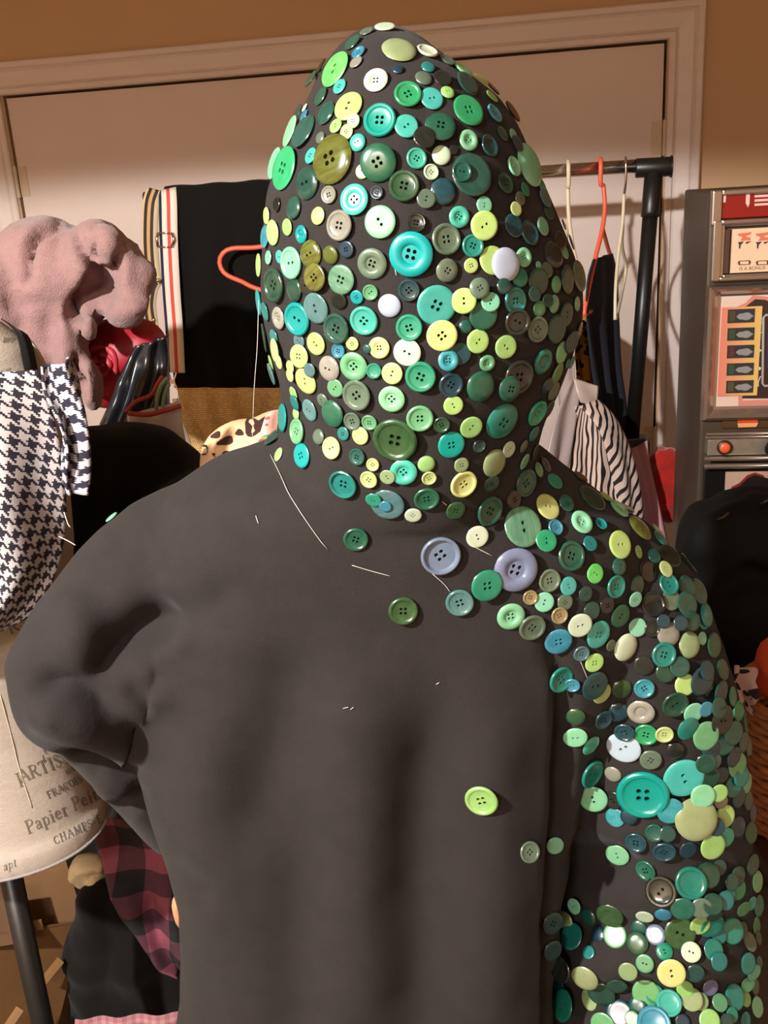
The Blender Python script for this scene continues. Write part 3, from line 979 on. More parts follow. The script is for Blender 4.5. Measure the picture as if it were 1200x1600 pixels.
spec = []
for n_, (px, py, r, code) in enumerate(allb):
    hit, nrm = drop(px, py)
    R = pxlen(r, hit)
    lift = 0.0
    for q, qr, top in placed:
        dd = (q - hit).length
        if dd < (qr + R) * 0.86:
            lift = max(lift, top)
    lift = min(lift, 0.009)
    thick = R * 0.17 + 0.0007            # height scale: small buttons are relatively thicker
    placed.append((hit, R, lift + thick))
    tilt = Vector((random.uniform(-1, 1), random.uniform(-1, 1), random.uniform(-1, 1))) * (.10 if lift == 0 else .17)
    view = (CAM - hit).normalized()
    lean = .12 + .26 * min(1.0, max(0.0, (py - 1050) / 350.0)) if px > 830 else .10
    if 790 < px < 872 and 1240 < py < 1345:
        lean = .75
    nz_ = (nrm + tilt + view * lean).normalized()   # on the slack sleeve the buttons lie back against each other
    rnd = random.uniform(0, math.pi)
    a = nz_.orthogonal().normalized()
    a = (Matrix.Rotation(rnd, 3, nz_) @ a)
    b = nz_.cross(a)
    zs = (R * 0.62 + 0.0018)
    loc = hit + nrm * (lift + 0.0012 + .35 * R * min(.5, (nz_ - nrm).length))
    M = Matrix(((a.x * R, b.x * R, nz_.x * zs, loc.x), (a.y * R, b.y * R, nz_.y * zs, loc.y), (a.z * R, b.z * R, nz_.z * zs, loc.z), (0, 0, 0, 1)))
    # lift it clear of the cloth under its rim
    need = 0.0
    for k in range(8):
        an = k * math.pi / 4
        q = loc + (a * math.cos(an) + b * math.sin(an)) * (R * .95)
        h, n2, i2, ds = BVH.ray_cast(q + nz_ * .03, -nz_, .06)
        if h is not None:
            need = max(need, .03 - ds)
    M.translation = loc + nz_ * min(.010, need * .8)
    spec.append((r, M, code))
order = sorted(range(len(spec)), key=lambda i: -spec[i][0])
single = set(order[:300])
LONE = {(753, 1248): 'lime green four-hole button alone low on the back', (816, 1328): 'grey green button alone near the right sleeve', (558, 841): 'dark green button alone on the upper back',
        (630, 952): 'deep green rimmed button lowest of the left scatter', (688, 866): 'large slate bowl-shaped button with teal rim', (803, 889): 'large smoky grey button with wide ring'}
proto = {}
rest = bmesh.new()
rest_mats = list(BC)
for i, (r, M, code) in enumerate(spec):
    me = button_mesh(code[2], int(code[1]))
    if i in single:
        o = bpy.data.objects.new('button', me) if not proto else proto['b'].copy()
        o.data = me
        if not proto:
            proto['b'] = o
        COL.objects.link(o)
        o.parent = hoodie
        o.matrix_world = M
        o.material_slots[0].link = 'OBJECT'
        o.material_slots[0].material = BMATS[code[0]]
        if 'label' in o.keys():
            del o['label']
        for (lx, ly), lab in LONE.items():
            if math.hypot(allb[i][0] - lx, allb[i][1] - ly) < 7:
                o['label'] = lab
    else:
        tmpm = me.copy()
        tmpm.transform(M)
        n0 = len(rest.faces)
        rest.from_mesh(tmpm)
        rest.faces.ensure_lookup_table()
        for f in rest.faces[n0:]:
            f.material_index = rest_mats.index(code[0])
        bpy.data.meshes.remove(tmpm)
rm = bpy.data.meshes.new('small_buttons')
rest.to_mesh(rm)
rest.free()
ro = link_mesh('small_buttons', rm, [BMATS[k] for k in rest_mats], hoodie)
ro['kind'] = 'stuff'

# loose glue strands and bits of lint on the cloth
M_GLUE = mat('glue_strand', (225, 215, 205), 0.2, spec=0.8)
for pts in ([(424, 712), (440, 745), (452, 772), (474, 806), (500, 843), (512, 857)], [(550, 882), (580, 891), (610, 899)], [(675, 895), (694, 912), (703, 924)], [(733, 850), (768, 868)], [(537, 1106), (545, 1104)], [(548, 1108), (553, 1104)], [(401, 806), (405, 818)], [(681, 1068), (686, 1065)],
            [(905, 1030), (918, 1062)], [(835, 945), (850, 950)], [(615, 408), (620, 430)], [(690, 782), (697, 788)]):
    bm = bmesh.new()
    cc = []
    for x, y in pts:
        h, nn = drop(x, y)
        cc.append(h + nn * .0016)
    tube(bm, catmull(cc, 3 * len(cc)), .00021, 5)
    obj('glue_strand', bm, M_GLUE, hoodie, smooth=True)

bm = bmesh.new()
tube(bm, catmull([P(404, 470, .80), P(402, 540, .79), P(397, 610, .785), P(394, 692, .80)], 16), .00017, 5)
obj('glue_strand', bm, M_GLUE, hoodie, smooth=True)

# ------------------------------------------------------------------ pattern materials (UV in metres along the cloth)
def houndstooth(name, pitch, c1, c2, rot=0.0):
    m = mat(name, c1, 0.8, bump=.2, bscale=900)
    q = NG(m)
    uvv, u, v = q.uv()
    mp = q.n('ShaderNodeMapping')
    mp.inputs['Rotation'].default_value = (0, 0, rot)
    q.l(uvv, mp.inputs['Vector'])
    s = q.n('ShaderNodeSeparateXYZ')
    q.l(mp.outputs[0], s.inputs[0])
    k = 8.0 / pitch
    x = q.math('FLOOR', q.math('MULTIPLY', s.outputs[0], k))
    y = q.math('FLOOR', q.math('MULTIPLY', s.outputs[1], k))
    warp = q.math('LESS_THAN', q.math('FLOORED_MODULO', x, 8.0), 4.0)
    weft = q.math('LESS_THAN', q.math('FLOORED_MODULO', y, 8.0), 4.0)
    over = q.math('LESS_THAN', q.math('FLOORED_MODULO', q.math('ADD', x, y), 4.0), 2.0)
    f = q.math('ADD', q.math('MULTIPLY', over, warp), q.math('MULTIPLY', q.math('SUBTRACT', 1.0, over), weft))
    q.l(q.mix(f, c1, c2), q.b.inputs['Base Color'])
    return m


def buffalo(name, pitch, dark, mid, light, rot=0.0):
    m = mat(name, mid, 0.9, bump=.3, bscale=700)
    q = NG(m)
    uvv, u, v = q.uv()
    mp = q.n('ShaderNodeMapping')
    mp.inputs['Rotation'].default_value = (0, 0, rot)
    q.l(uvv, mp.inputs['Vector'])
    s = q.n('ShaderNodeSeparateXYZ')
    q.l(mp.outputs[0], s.inputs[0])
    a = q.math('LESS_THAN', q.math('FLOORED_MODULO', s.outputs[0], pitch * 2), pitch)
    b = q.math('LESS_THAN', q.math('FLOORED_MODULO', s.outputs[1], pitch * 2), pitch)
    q.l(q.mix(q.math('MULTIPLY', a, b), q.mix(q.math('MAXIMUM', a, b), dark, mid), light), q.b.inputs['Base Color'])
    return m


def stripes(name, cols, stops, width):
    """lengthwise stripes across a strap or cloth: colours between fractional stops of width"""
    m = mat(name, cols[0], 0.7, bump=.3, bscale=1200)
    q = NG(m)
    uvv, u, v = q.uv()
    t = q.math('DIVIDE', u, width)
    c = None
    for i, s in enumerate(stops):
        f = q.math('GREATER_THAN', t, s)
        c = q.mix(f, cols[0] if c is None else c, cols[i + 1])
    q.l(c, q.b.inputs['Base Color'])
    return m


def zebra(name, scale, rot, c1, c2, thr=0.0, dist=4.0):
    m = mat(name, c1, 0.55, bump=.1, bscale=500)
    q = NG(m)
    uvv, u, v = q.uv()
    mp = q.n('ShaderNodeMapping')
    mp.inputs['Rotation'].default_value = (0, 0, rot)
    mp.inputs['Scale'].default_value = (1, .42, 1)
    q.l(uvv, mp.inputs['Vector'])
    w = q.n('ShaderNodeTexWave')
    w.inputs['Scale'].default_value = scale
    w.inputs['Distortion'].default_value = dist
    w.inputs['Detail'].default_value = 1.0
    w.inputs['Detail Scale'].default_value = 1.2
    q.l(mp.outputs[0], w.inputs['Vector'])
    f = q.math('GREATER_THAN', w.outputs['Fac'], .62 + thr)
    q.l(q.mix(f, c1, c2), q.b.inputs['Base Color'])
    return m


def spots(name, scale, base, dark, size=.36):
    m = mat(name, base, 0.9, bump=.4, bscale=600)
    q = NG(m)
    uvv, u, v = q.uv()
    vo = q.n('ShaderNodeTexVoronoi')
    vo.inputs['Scale'].default_value = scale
    vo.inputs['Randomness'].default_value = .8
    q.l(uvv, vo.inputs['Vector'])
    q.l(q.mix(q.math('LESS_THAN', vo.outputs['Distance'], size), base, dark), q.b.inputs['Base Color'])
    return m


def sequins(name, pitch, c1, c2):
    m = mat(name, c1, 0.4, metal=.0)
    q = NG(m)
    uvv, u, v = q.uv()
    br = q.n('ShaderNodeTexBrick')
    br.inputs['Scale'].default_value = 1.0 / pitch
    br.inputs['Brick Width'].default_value = 1.0
    br.inputs['Row Height'].default_value = .8
    br.inputs['Mortar Size'].default_value = .08
    br.inputs['Color1'].default_value = srgb(c1) + (1,)
    br.inputs['Color2'].default_value = srgb(c2) + (1,)
    br.inputs['Mortar'].default_value = srgb(tuple(x * .45 for x in c1)) + (1,)
    q.l(uvv, br.inputs['Vector'])
    q.l(br.outputs['Color'], q.b.inputs['Base Color'])
    wn = q.n('ShaderNodeTexNoise')
    wn.inputs['Scale'].default_value = 0.6 / pitch
    q.l(uvv, wn.inputs['Vector'])
    bp = q.n('ShaderNodeBump')
    bp.inputs['Strength'].default_value = 1.0
    bp.inputs['Distance'].default_value = .004
    q.l(wn.outputs['Fac'], bp.inputs['Height'])
    q.l(bp.outputs['Normal'], q.b.inputs['Normal'])
    return m


M_BLACKCLOTH = mat('black_cloth', (16, 14, 12), 0.92, bump=.4, bscale=500, sheen=.05, spec=.15)
M_BLACKPLASTIC = mat('black_tube', (22, 21, 20), 0.38, spec=.5)
M_CHROME = mat('chrome', (205, 200, 196), 0.24, metal=1.0)

# ------------------------------------------------------------------ clothes rack in front of the closet
BAR_OFF = 0.48
b0, b1 = WO(232, 309, BAR_OFF), WO(985, 260, BAR_OFF)
rack = empty('clothes_rack', (WO(700, 300, BAR_OFF).x, WO(700, 300, BAR_OFF).y, 0), 'rolling clothes rack with chrome rail and black posts before the closet doors', 'clothes rack')
bm = bmesh.new()
bdir = (b1 - b0).normalized()
tube(bm, [b0 - bdir * .01, b1 + bdir * .03], .0155, 16)
obj('rail', bm, M_CHROME, rack, smooth=True)
bm = bmesh.new()
t0, t1 = WO(993, 263, BAR_OFF), WO(1050, 260, BAR_OFF)
axis = (t1 - t0).normalized()
lathe(bm, t0, axis, [(.0215, 0), (.0225, .002), (.0225, (t1 - t0).length - .006), (.021, (t1 - t0).length)], 20)
lathe(bm, t1 - axis * .004, axis, [(.0255, 0), (.0255, .004)], 20)
pt, pb = WO(1022, 262, BAR_OFF), WO(987, 690, BAR_OFF)
pd = (pb - pt).normalized()
lathe(bm, pt, pd, [(.021, .0), (.0225, .10), (.0225, .112), (.019, .113)], 20)
obj('tee_connector', bm, M_BLACKPLASTIC, rack, smooth=True)
bm = bmesh.new()
tube(bm, [pt + pd * .08, pb], .0185, 16)
pf = Vector((pb.x, pb.y, .09))
tube(bm, [pb + ZV * .01, pf], .017, 16)
obj('post', bm, M_BLACKPLASTIC, rack, smooth=True)
bm = bmesh.new()
bm_box(bm, pb + Vector((-.035, -.03, -.03)), Vector((.075, 0, 0)), Vector((0, .05, 0)), Vector((0, 0, .045)))
obj('lock_collar', bm, mat('olive_plastic', (52, 48, 38), .5), rack, bevel=.004)
bm = bmesh.new()
lp = b0 + bdir * .14
tube(bm, [lp, Vector((lp.x, lp.y, .09))], .0185, 14)
obj('post', bm, M_BLACKPLASTIC, rack, smooth=True)
for q in (Vector((lp.x, lp.y, .085)), pf):
    bm = bmesh.new()
    tube(bm, [q - WN * .25, q + WN * .25], .016, 12)
    obj('foot_bar', bm, M_BLACKPLASTIC, rack, smooth=True)
    for s in (-.23, .23):
        bm = bmesh.new()
        lathe(bm, q + WN * s - ZV * .052 - WU * .012, WU, [(.02, 0), (.032, .002), (.032, .022), (.02, .024)], 16)
        obj('caster', bm, M_BLACKPLASTIC, rack, smooth=True)

# black cloth folded over the rail
def over_rail(name, x0, x1, ybot, off, m, drop_back, rip, wave_x=0.0, parent=None):
    L, R = [], []
    for x, lst in ((x0, L), (x1, R)):
        yr = 309 - (x - 232) * (49 / 753.0)
        c = WO(x, yr, BAR_OFF)
        bt = WO(x + wave_x, ybot, off)
        lst.append(c - WN * .024 - ZV * drop_back)
        lst.append(c - WN * .022 - ZV * .02)
        lst.append(c - WN * .014 + ZV * .018)
        lst.append(c + WN * .004 + ZV * .0235)
        lst.append(c + WN * .020 + ZV * .012)
        for t in (.12, .35, .6, .8, 1.0):
            lst.append(c.lerp(bt, t) + WN * (.027 * (1 - t)))
    return L, R


def cloth_pts(name, L, R, m, nu=30, nv=60, rip=(.006, 3.0, 0.0), thick=.003, parent=None, start=0.3, rum=None):
    L, R = catmull(L, nv), catmull(R, nv)
    vs, uvs, lv = [], [], 0.0
    wid = sum((R[j] - L[j]).length for j in range(nv)) / nv
    for j in range(nv):
        if j:
            lv += (L[j] - L[j - 1]).length
        jn, jp = min(j + 1, nv - 1), max(j - 1, 0)
        nn = (L[jn] - L[jp]).cross(R[j] - L[j]).normalized()
        f = max(0.0, (j / (nv - 1) - start) / (1 - start))
        for i in range(nu):
            u = i / (nu - 1)
            p = L[j].lerp(R[j], u) + nn * (rip[0] * f * math.sin(2 * math.pi * rip[1] * u + rip[2] + math.sin(j * .15)))
            if rum:
                p += nn * f * rum[0] * noise.fractal(p * rum[1], 1.0, 2.0, 2)
            vs.append(p)
            uvs.append((u * wid, -lv))
    fs = [(j * nu + i, j * nu + i + 1, (j + 1) * nu + i + 1, (j + 1) * nu + i) for j in range(nv - 1) for i in range(nu - 1)]
    me = mesh_from(vs, fs)
    uvl = me.uv_layers.new(name='UVMap')
    for lp_ in me.loops:
        uvl.data[lp_.index].uv = uvs[lp_.vertex_index]
    o = link_mesh(name, me, m, parent)
    md = o.modifiers.new('thickness', 'SOLIDIFY')
    md.thickness = thick
    md.offset = 0
    return o


L, R = over_rail('c', 261, 520, 606, BAR_OFF + .035, None, .33, None, 12)
tag(cloth_pts('black_shawl', L, R, M_BLACKCLOTH, 44, 70, (.010, 4.2, .6), .004), 'black cloth folded over the rack rail behind the striped suspenders', 'cloth')

# suspenders hooked over the rail
def strap(name, pts, w, th, m, parent, off_extra=0.0):
    """pts (px, py, off); a flat webbing strap w wide facing the room, UV across the width"""
    c = catmull([WO(*p) for p in pts], 40)
    vs, uvs, fs = [], [], []
    for j, p in enumerate(c):
        t = (c[min(j + 1, 39)] - c[max(j - 1, 0)]).normalized()
        side = t.cross(WN).normalized()
        if side.dot(WU) < 0:
            side = -side
        nn = side.cross(t).normalized()
        if nn.dot(WN) < 0:
            nn = -nn
        for k, (s, d) in enumerate(((-.5, 0), (-.17, .0006), (.17, .0006), (.5, 0))):
            vs.append(p + side * (s * w) + nn * (th + d))
            uvs.append(((s + .5) * w, j * .01))
    for j in range(39):
        for k in range(3):
            fs.append((j * 4 + k, j * 4 + k + 1, j * 4 + k + 5, j * 4 + k + 4))
    me = mesh_from(vs, fs)
    uvl = me.uv_layers.new(name='UVMap')
    for lp_ in me.loops:
        uvl.data[lp_.index].uv = uvs[lp_.vertex_index]
    o = link_mesh(name, me, m, parent)
    md = o.modifiers.new('thickness', 'SOLIDIFY')
    md.thickness = .0022
    md.offset = 0
    return o


SW = pxlen(29, WO(265, 450, BAR_OFF + .05))
M_RED = stripes('webbing_red_white_navy', [(36, 36, 66), (232, 214, 200), (205, 70, 62), (232, 214, 200)], [.16, .44, .64], SW)
M_GOLD = stripes('webbing_black_gold', [(214, 190, 150), (40, 26, 28), (188, 150, 96), (40, 26, 28), (196, 176, 140)], [.12, .30, .48, .66], SW)
M_CLIP = mat('nickel_clip', (205, 198, 185), .18, metal=1.0)
top = WO(262, 300, BAR_OFF)
sus = empty('suspenders', WO(262, 302, BAR_OFF), 'white suspenders with red and navy stripes hanging beside the black cloth', 'suspenders')
strap('strap', [(262, 296, BAR_OFF + .018), (263, 320, BAR_OFF + .036), (264, 370, BAR_OFF + .042), (268, 450, BAR_OFF + .046), (273, 520, BAR_OFF + .048), (276, 582, BAR_OFF + .05)], SW, .002, M_RED, sus)
bm = bmesh.new()
q = WO(258, 375, BAR_OFF + .05)
for sgn, (x, y) in ((1, (258, 364)), (1, (258, 386))):
    a_, b_ = WO(x - 11, y, BAR_OFF + .05), WO(x + 11, y, BAR_OFF + .05)
    tube(bm, [a_, b_], .0022, 8)
for x in (247, 269):
    tube(bm, [WO(x, 364, BAR_OFF + .05), WO(x + (3 if x > 255 else -2), 375, BAR_OFF + .052), WO(x, 386, BAR_OFF + .05)], .004, 8)
obj('slide_buckle', bm, M_CLIP, sus, smooth=True)
bm = bmesh.new()
for pth in ([(262, 580), (266, 590), (258, 604), (253, 640)], [(276, 582), (272, 596), (279, 612), (283, 640)]):
    tube(bm, [WO(x, y, BAR_OFF + .05) for x, y in pth], .0028, 8)
bm_box(bm, WO(259, 592, BAR_OFF + .045), WU * .03, WN * .012, ZV * -.012)
for x in (255, 275):
    bm_box(bm, WO(x - 4, 622, BAR_OFF + .045), WU * .013, WN * .01, ZV * -.028)
obj('clip', bm, M_CLIP, sus, bevel=0)
sus2 = empty('suspenders', WO(238, 305, BAR_OFF), 'black and gold striped suspenders hanging leftmost on the rack rail', 'suspenders')
strap('strap', [(243, 296, BAR_OFF + .02), (236, 320, BAR_OFF + .036), (234, 370, BAR_OFF + .04), (236, 410, BAR_OFF + .04), (241, 446, BAR_OFF + .04)], SW * .92, .0, M_GOLD, sus2)
strap('strap', [(241, 440, BAR_OFF + .044), (236, 452, BAR_OFF + .05), (233, 475, BAR_OFF + .05), (236, 500, BAR_OFF + .05), (243, 540, BAR_OFF + .048)], SW * .8, .002, M_GOLD, sus2)
bm = bmesh.new()
for (x, y, r_) in ((247, 438, 3), (236, 444, 3), (240, 500, 3), (233, 520, 3.5), (238, 530, 2.5)):
    c_ = WO(x, y, BAR_OFF + .056)
    lathe(bm, c_ - WU * .006, WU, [(.001, 0), (pxlen(r_, c_), .002), (pxlen(r_, c_), .010), (.001, .012)], 10)
tube(bm, [WO(237, 505, BAR_OFF + .055), WO(232, 525, BAR_OFF + .056), WO(240, 545, BAR_OFF + .055)], .003, 8)
obj('clip', bm, M_CLIP, sus2, smooth=True)


# hangers on the rail
def hanger(name, m, hook, body, r, label, extra=None, m2=None):
    h = empty(name, hook[0], label, 'hanger')
    bm = bmesh.new()
    for path in body:
        tube(bm, catmull(path, 8 * len(path)), r, 8)
    obj('frame', bm, m, h, smooth=True)
    bm = bmesh.new()
    tube(bm, catmull(hook, 30), r * (.75 if m2 else 1.0), 8)
    obj('hook', bm, m2 or m, h, smooth=True)
    return h


def rail_hook(x, dx, neck):
    """hook over the rail at picture column x, down to the neck point"""
    yr = 309 - (x - 232) * (49 / 753.0)
    c = WO(x, yr, BAR_OFF)
    r = .021
    pts = []
    for an in range(-50, 200, 25):
        a_ = math.radians(an)
        pts.append(c + (-WN) * (r * math.cos(a_)) + ZV * (r * math.sin(a_)))
    pts.append(c + WN * .018 - ZV * .035)
    pts.append(neck)
    return pts


M_CORAL = mat('coral_plastic', (226, 100, 72), .4, spec=.4)
M_CREAMP = mat('cream_plastic', (214, 200, 172), .4)
n_ = WO(887, 292, BAR_OFF + .01)
hanger('hanger', M_CREAMP, rail_hook(888, 0, n_), [[n_, WO(889, 340, BAR_OFF + .02), WO(895, 385, BAR_OFF + .05), WO(904, 430, BAR_OFF + .09), WO(908, 480, BAR_OFF + .12), WO(906, 505, BAR_OFF + .13)],
       [WO(889, 340, BAR_OFF + .02), WO(880, 400, BAR_OFF - .05), WO(868, 470, BAR_OFF - .13)], [WO(906, 505, BAR_OFF + .13), WO(886, 500, BAR_OFF), WO(868, 470, BAR_OFF - .13)]], .0052, 'cream plastic hanger on the rail beside the hood', None)
n_ = WO(943, 290, BAR_OFF + .01)
hanger('hanger', M_CORAL, rail_hook(938, 0, n_), [[n_, WO(945, 325, BAR_OFF + .02), WO(941, 358, BAR_OFF + .04), WO(931, 400, BAR_OFF + .08), WO(922, 440, BAR_OFF + .12), WO(914, 480, BAR_OFF + .15), WO(913, 493, BAR_OFF + .155)],
       [WO(941, 356, BAR_OFF + .03), WO(950, 388, BAR_OFF - .06), WO(957, 410, BAR_OFF - .12), WO(958, 430, BAR_OFF - .14)], [WO(913, 493, BAR_OFF + .155), WO(935, 475, BAR_OFF), WO(958, 430, BAR_OFF - .14)]], .0055, 'coral red plastic hanger holding the navy garment on the rail')
n_ = WO(975, 305, BAR_OFF + .01)
hanger('hanger', M_CREAMP, rail_hook(977, 0, n_), [[WO(975, 303, BAR_OFF + .01), WO(973, 345, BAR_OFF + .03), WO(966, 400, BAR_OFF + .06), WO(962, 450, BAR_OFF + .10), WO(961, 500, BAR_OFF + .12)],
       [WO(973, 350, BAR_OFF + .03), WO(972, 385, BAR_OFF - .03), WO(978, 418, BAR_OFF - .09), WO(972, 455, BAR_OFF - .05), WO(963, 498, BAR_OFF + .11)]], .0042, 'thin white wire hanger nearest the black rack post', None, M_CHROME)
n_ = WO(540, 345, BAR_OFF + .05)
hanger('hanger', M_CORAL, rail_hook(560, 0, n_), [[n_, WO(480, 372, BAR_OFF + .06), WO(405, 386, BAR_OFF + .075), WO(365, 388, BAR_OFF + .085), WO(349, 395, BAR_OFF + .09), WO(343, 410, BAR_OFF + .09), WO(352, 428, BAR_OFF + .09), WO(380, 441, BAR_OFF + .085), WO(410, 454, BAR_OFF + .08), WO(560, 500, BAR_OFF + .06), WO(690, 480, BAR_OFF + .05), WO(690, 420, BAR_OFF + .05), n_]],
       .0062, 'coral red plastic hanger poking out in front of the black cloth')

# garments on the right end of the rail
yb = lambda px, py, off: tuple((px, py, WO(px, py, off).y))
M_NAVY = mat('navy_cloth', (26, 28, 42), .85, bump=.3, bscale=500)
o = patch('navy_garment', [yb(925, 406, .60), yb(915, 440, .63), yb(913, 500, .62), yb(922, 580, .60), yb(934, 650, .58), yb(940, 760, .56)], [yb(955, 396, .42), yb(961, 430, .40), yb(963, 500, .44), yb(968, 570, .46), yb(976, 640, .46), yb(984, 760, .46)], M_NAVY, 26, 40, (.010, 2.2, 1.1), .004)
tag(o, 'dark navy garment hanging from the coral hanger by the rack post', 'garment')
M_LEO = spots('amber_print', 60, (186, 130, 24), (52, 26, 16), .50)
o = patch('print_blouse', [yb(890, 500, .52), yb(896, 545, .54), yb(900, 600, .54), yb(900, 660, .54)], [yb(914, 494, .50), yb(924, 540, .50), yb(930, 590, .50), yb(936, 660, .50)], M_LEO, 14, 24, (.006, 2, .3), .003)
tag(o, 'amber and brown spotted blouse peeking out below the cream hanger', 'blouse')

# satin lapels and zebra jacket
zj = empty('zebra_jacket', WO(900, 505, .60), 'zebra striped satin jacket with grey collar hanging behind the right shoulder', 'jacket')
M_SATIN = mat('grey_satin', (168, 152, 150), .42, bump=.05, bscale=40)
patch('yoke', [yb(868, 466, .36), yb(866, 540, .50), yb(876, 650, .60)], [yb(905, 500, .62), yb(899, 560, .63), yb(903, 650, .62)], M_SATIN, 14, 20, (.004, 1.3, .2), .003, zj)
patch('lapel', [yb(892, 592, .64), yb(868, 650, .68), yb(852, 720, .72), yb(838, 800, .74)], [yb(908, 594, .63), yb(900, 650, .65), yb(888, 720, .67), yb(876, 800, .69)], M_SATIN, 16, 26, (.006, 1.3, .2), .003, zj)
patch('collar', [yb(896, 592, .67), yb(900, 612, .69), yb(906, 628, .68)], [yb(935, 603, .65), yb(935, 618, .66), yb(933, 634, .66)], mat('pale_satin', (208, 188, 180), .42), 14, 12, (.004, .8, .2), .004, zj)
M_Z1 = zebra('zebra_satin', 24.0, .30, (222, 196, 184), (32, 24, 30), 0.02, 5.5)
M_Z2 = zebra('zebra_satin_sleeve', 30.0, 1.0, (212, 188, 178), (32, 24, 30), 0.05, 3.2)
patch('front', [yb(900, 634, .65), yb(893, 680, .65), yb(890, 740, .65), yb(884, 850, .65)], [yb(935, 634, .65), yb(950, 680, .65), yb(965, 740, .65), yb(985, 850, .65)], M_Z1, 26, 36, (.008, 1.8, .8), .003, zj)
patch('sleeve', [yb(905, 636, .70), yb(932, 668, .72), yb(950, 720, .72), yb(966, 790, .72), yb(972, 850, .72)], [yb(937, 630, .65), yb(960, 655, .65), yb(982, 700, .65), yb(998, 760, .65), yb(1006, 850, .65)], M_Z2, 20, 36, (.006, 1.5, .3), .003, zj, bulge=.02)

M_PINKC = mat('pink_satin', (190, 134, 142), .6, bump=.2, bscale=200)
o = patch('pink_scarf', [yb(985, 702, .52), yb(992, 735, .54), yb(1000, 790, .56), yb(1010, 860, .58)], [yb(1012, 688, .52), yb(1014, 715, .54), yb(1026, 770, .56), yb(1046, 860, .58)], M_PINKC, 14, 24, (.007, 1.4, .4), .003)
tag(o, 'pale pink cloth strip hanging between zebra jacket and red fleece', 'cloth')
M_REDF = mat('red_fleece', (168, 24, 14), .95, bump=.8, bscale=250, var=.15, vscale=30, sheen=.3)
o = blob('red_fleece', [(1042, 745, WO(1040, 740, .46).y, 30, 46, .05), (1038, 780, WO(1036, 780, .46).y, 30, 34, .05), (1040, 718, WO(1042, 715, .46).y, 29, 20, .05)], M_REDF, .009, 4, None, (.012, 26, 1.0, 3))
tag(o, 'bundle of bright red fleece hanging beside the slot machine', 'fleece')

# ------------------------------------------------------------------ slot machine against the wall
E0 = P(1103, 450, 1.98)
SM0 = Vector((E0.x, E0.y, 0))                       # front left edge, on the floor
SMW, SMD, SMH = .50, .36, P(1103, 297, 1.98).z


def SF(px, py, off=0.0):
    """picture point -> (u, z) on the machine's front plane, off in front of it"""
    d = ray(px, py)
    q = SM0 + WN * off
    p = CAM + d * ((q - CAM).dot(WN) / d.dot(WN))
    return (p - SM0).dot(WU), p.z


def S3(u, z, off=0.0):
    return SM0 + WU * u + ZV * z + WN * off


def sbox(bm, u0, u1, z0, z1, o0, o1):
    bm_box(bm, S3(u0, min(z0, z1), o0), WU * (u1 - u0), WN * (o1 - o0), ZV * abs(z1 - z0))


def frame(bm, u0, u1, z0, z1, t, o0, o1, tz=None):
    """rectangular frame of bar width t"""
    tz = tz or t
    sbox(bm, u0, u0 + t, z0, z1, o0, o1)
    sbox(bm, u1 - t, u1, z0, z1, o0, o1)
    sbox(bm, u0 + t, u1 - t, z0, z0 + tz, o0, o1)
    sbox(bm, u0 + t, u1 - t, z1 - tz, z1, o0, o1)


slot = empty('slot_machine', SM0 + WU * SMW / 2 - WN * SMD / 2, 'tall chrome and red slot machine standing right of the closet door', 'slot machine')
M_CAB = mat('cabinet_brown', (62, 48, 34), .5, var=.1, vscale=20)
M_CHR2 = mat('brushed_chrome', (176, 160, 148), .24, metal=.85)
M_BLK = mat('gloss_black', (18, 15, 14), .3)
M_CREAM = mat('printed_cream', (226, 188, 158), .35, var=.05, vscale=20)
uR = SMW
bm = bmesh.new()
sbox(bm, 0, uR, 0, SMH, -SMD, 0)
obj('cabinet', bm, M_CAB, slot, bevel=.006)
# top sign
_, zt0 = SF(1140, 296)
u_a, z_a = SF(1122, 302)
u_b, z_b = SF(1122, 342)
bm = bmesh.new()
frame(bm, .002, uR - .002, z_b - .012, SMH - .002, .018, 0, .02, .010)
obj('sign_frame', bm, M_CHR2, slot, bevel=.003)
bm = bmesh.new()
sbox(bm, u_a, uR - .022, z_b, z_a, 0, .012)
sign = obj('sign_glass', bm, mat('red_sign_glass', (130, 14, 14), .15, coat=.6), slot, bevel=.002)
M_LOGO = mat('sign_print_white', (216, 178, 172), .4)
bm = bmesh.new()
for (x0, y0, x1, y1) in ((1129, 304, 1132, 316), (1164, 302, 1169, 318)):
    p0, p1 = SF(x0, y0), SF(x1, y1)
    sbox(bm, p0[0], p1[0], p1[1], p0[1], .012, .0128)
a_, b_ = SF(1164, 318), SF(1169, 324)
poly_plate(bm, [S3(a_[0], a_[1], .012), S3(b_[0], a_[1], .012), S3((a_[0] + b_[0]) / 2, b_[1], .012)], WN, .0008)
for y0 in (305, 311.5, 318):
    p0, p1 = SF(1177, y0), SF(1177, y0 + 3.6)
    sbox(bm, p0[0], p0[0] + .09, p1[1], p0[1], .012, .0128)
obj('emblem', bm, M_LOGO, sign)
# pay table window
u0, z0 = SF(1112, 348)
u1, z1 = SF(1112, 434)
bm = bmesh.new()
frame(bm, .006, uR - .006, z1 - .006, z0 + .004, .016, 0, .022, .008)
frame(bm, u0 + .014, uR - .03, z1, z0 - .003, .010, 0, .014, .006)
obj('pay_frame', bm, M_CHR2, slot, bevel=.003)
bm = bmesh.new()
pu0, pz0 = SF(1143, 358)
pu1, pz1 = SF(1143, 426)
sbox(bm, pu0 - .014, pu0 - .004, pz1, pz0, 0, .010)
obj('pay_gasket', bm, mat('brown_gasket', (66, 38, 24), .6), slot)
bm = bmesh.new()
sbox(bm, pu0, uR - .045, pz1, pz0, 0, .010)
pay = obj('pay_table', bm, M_CREAM, slot)


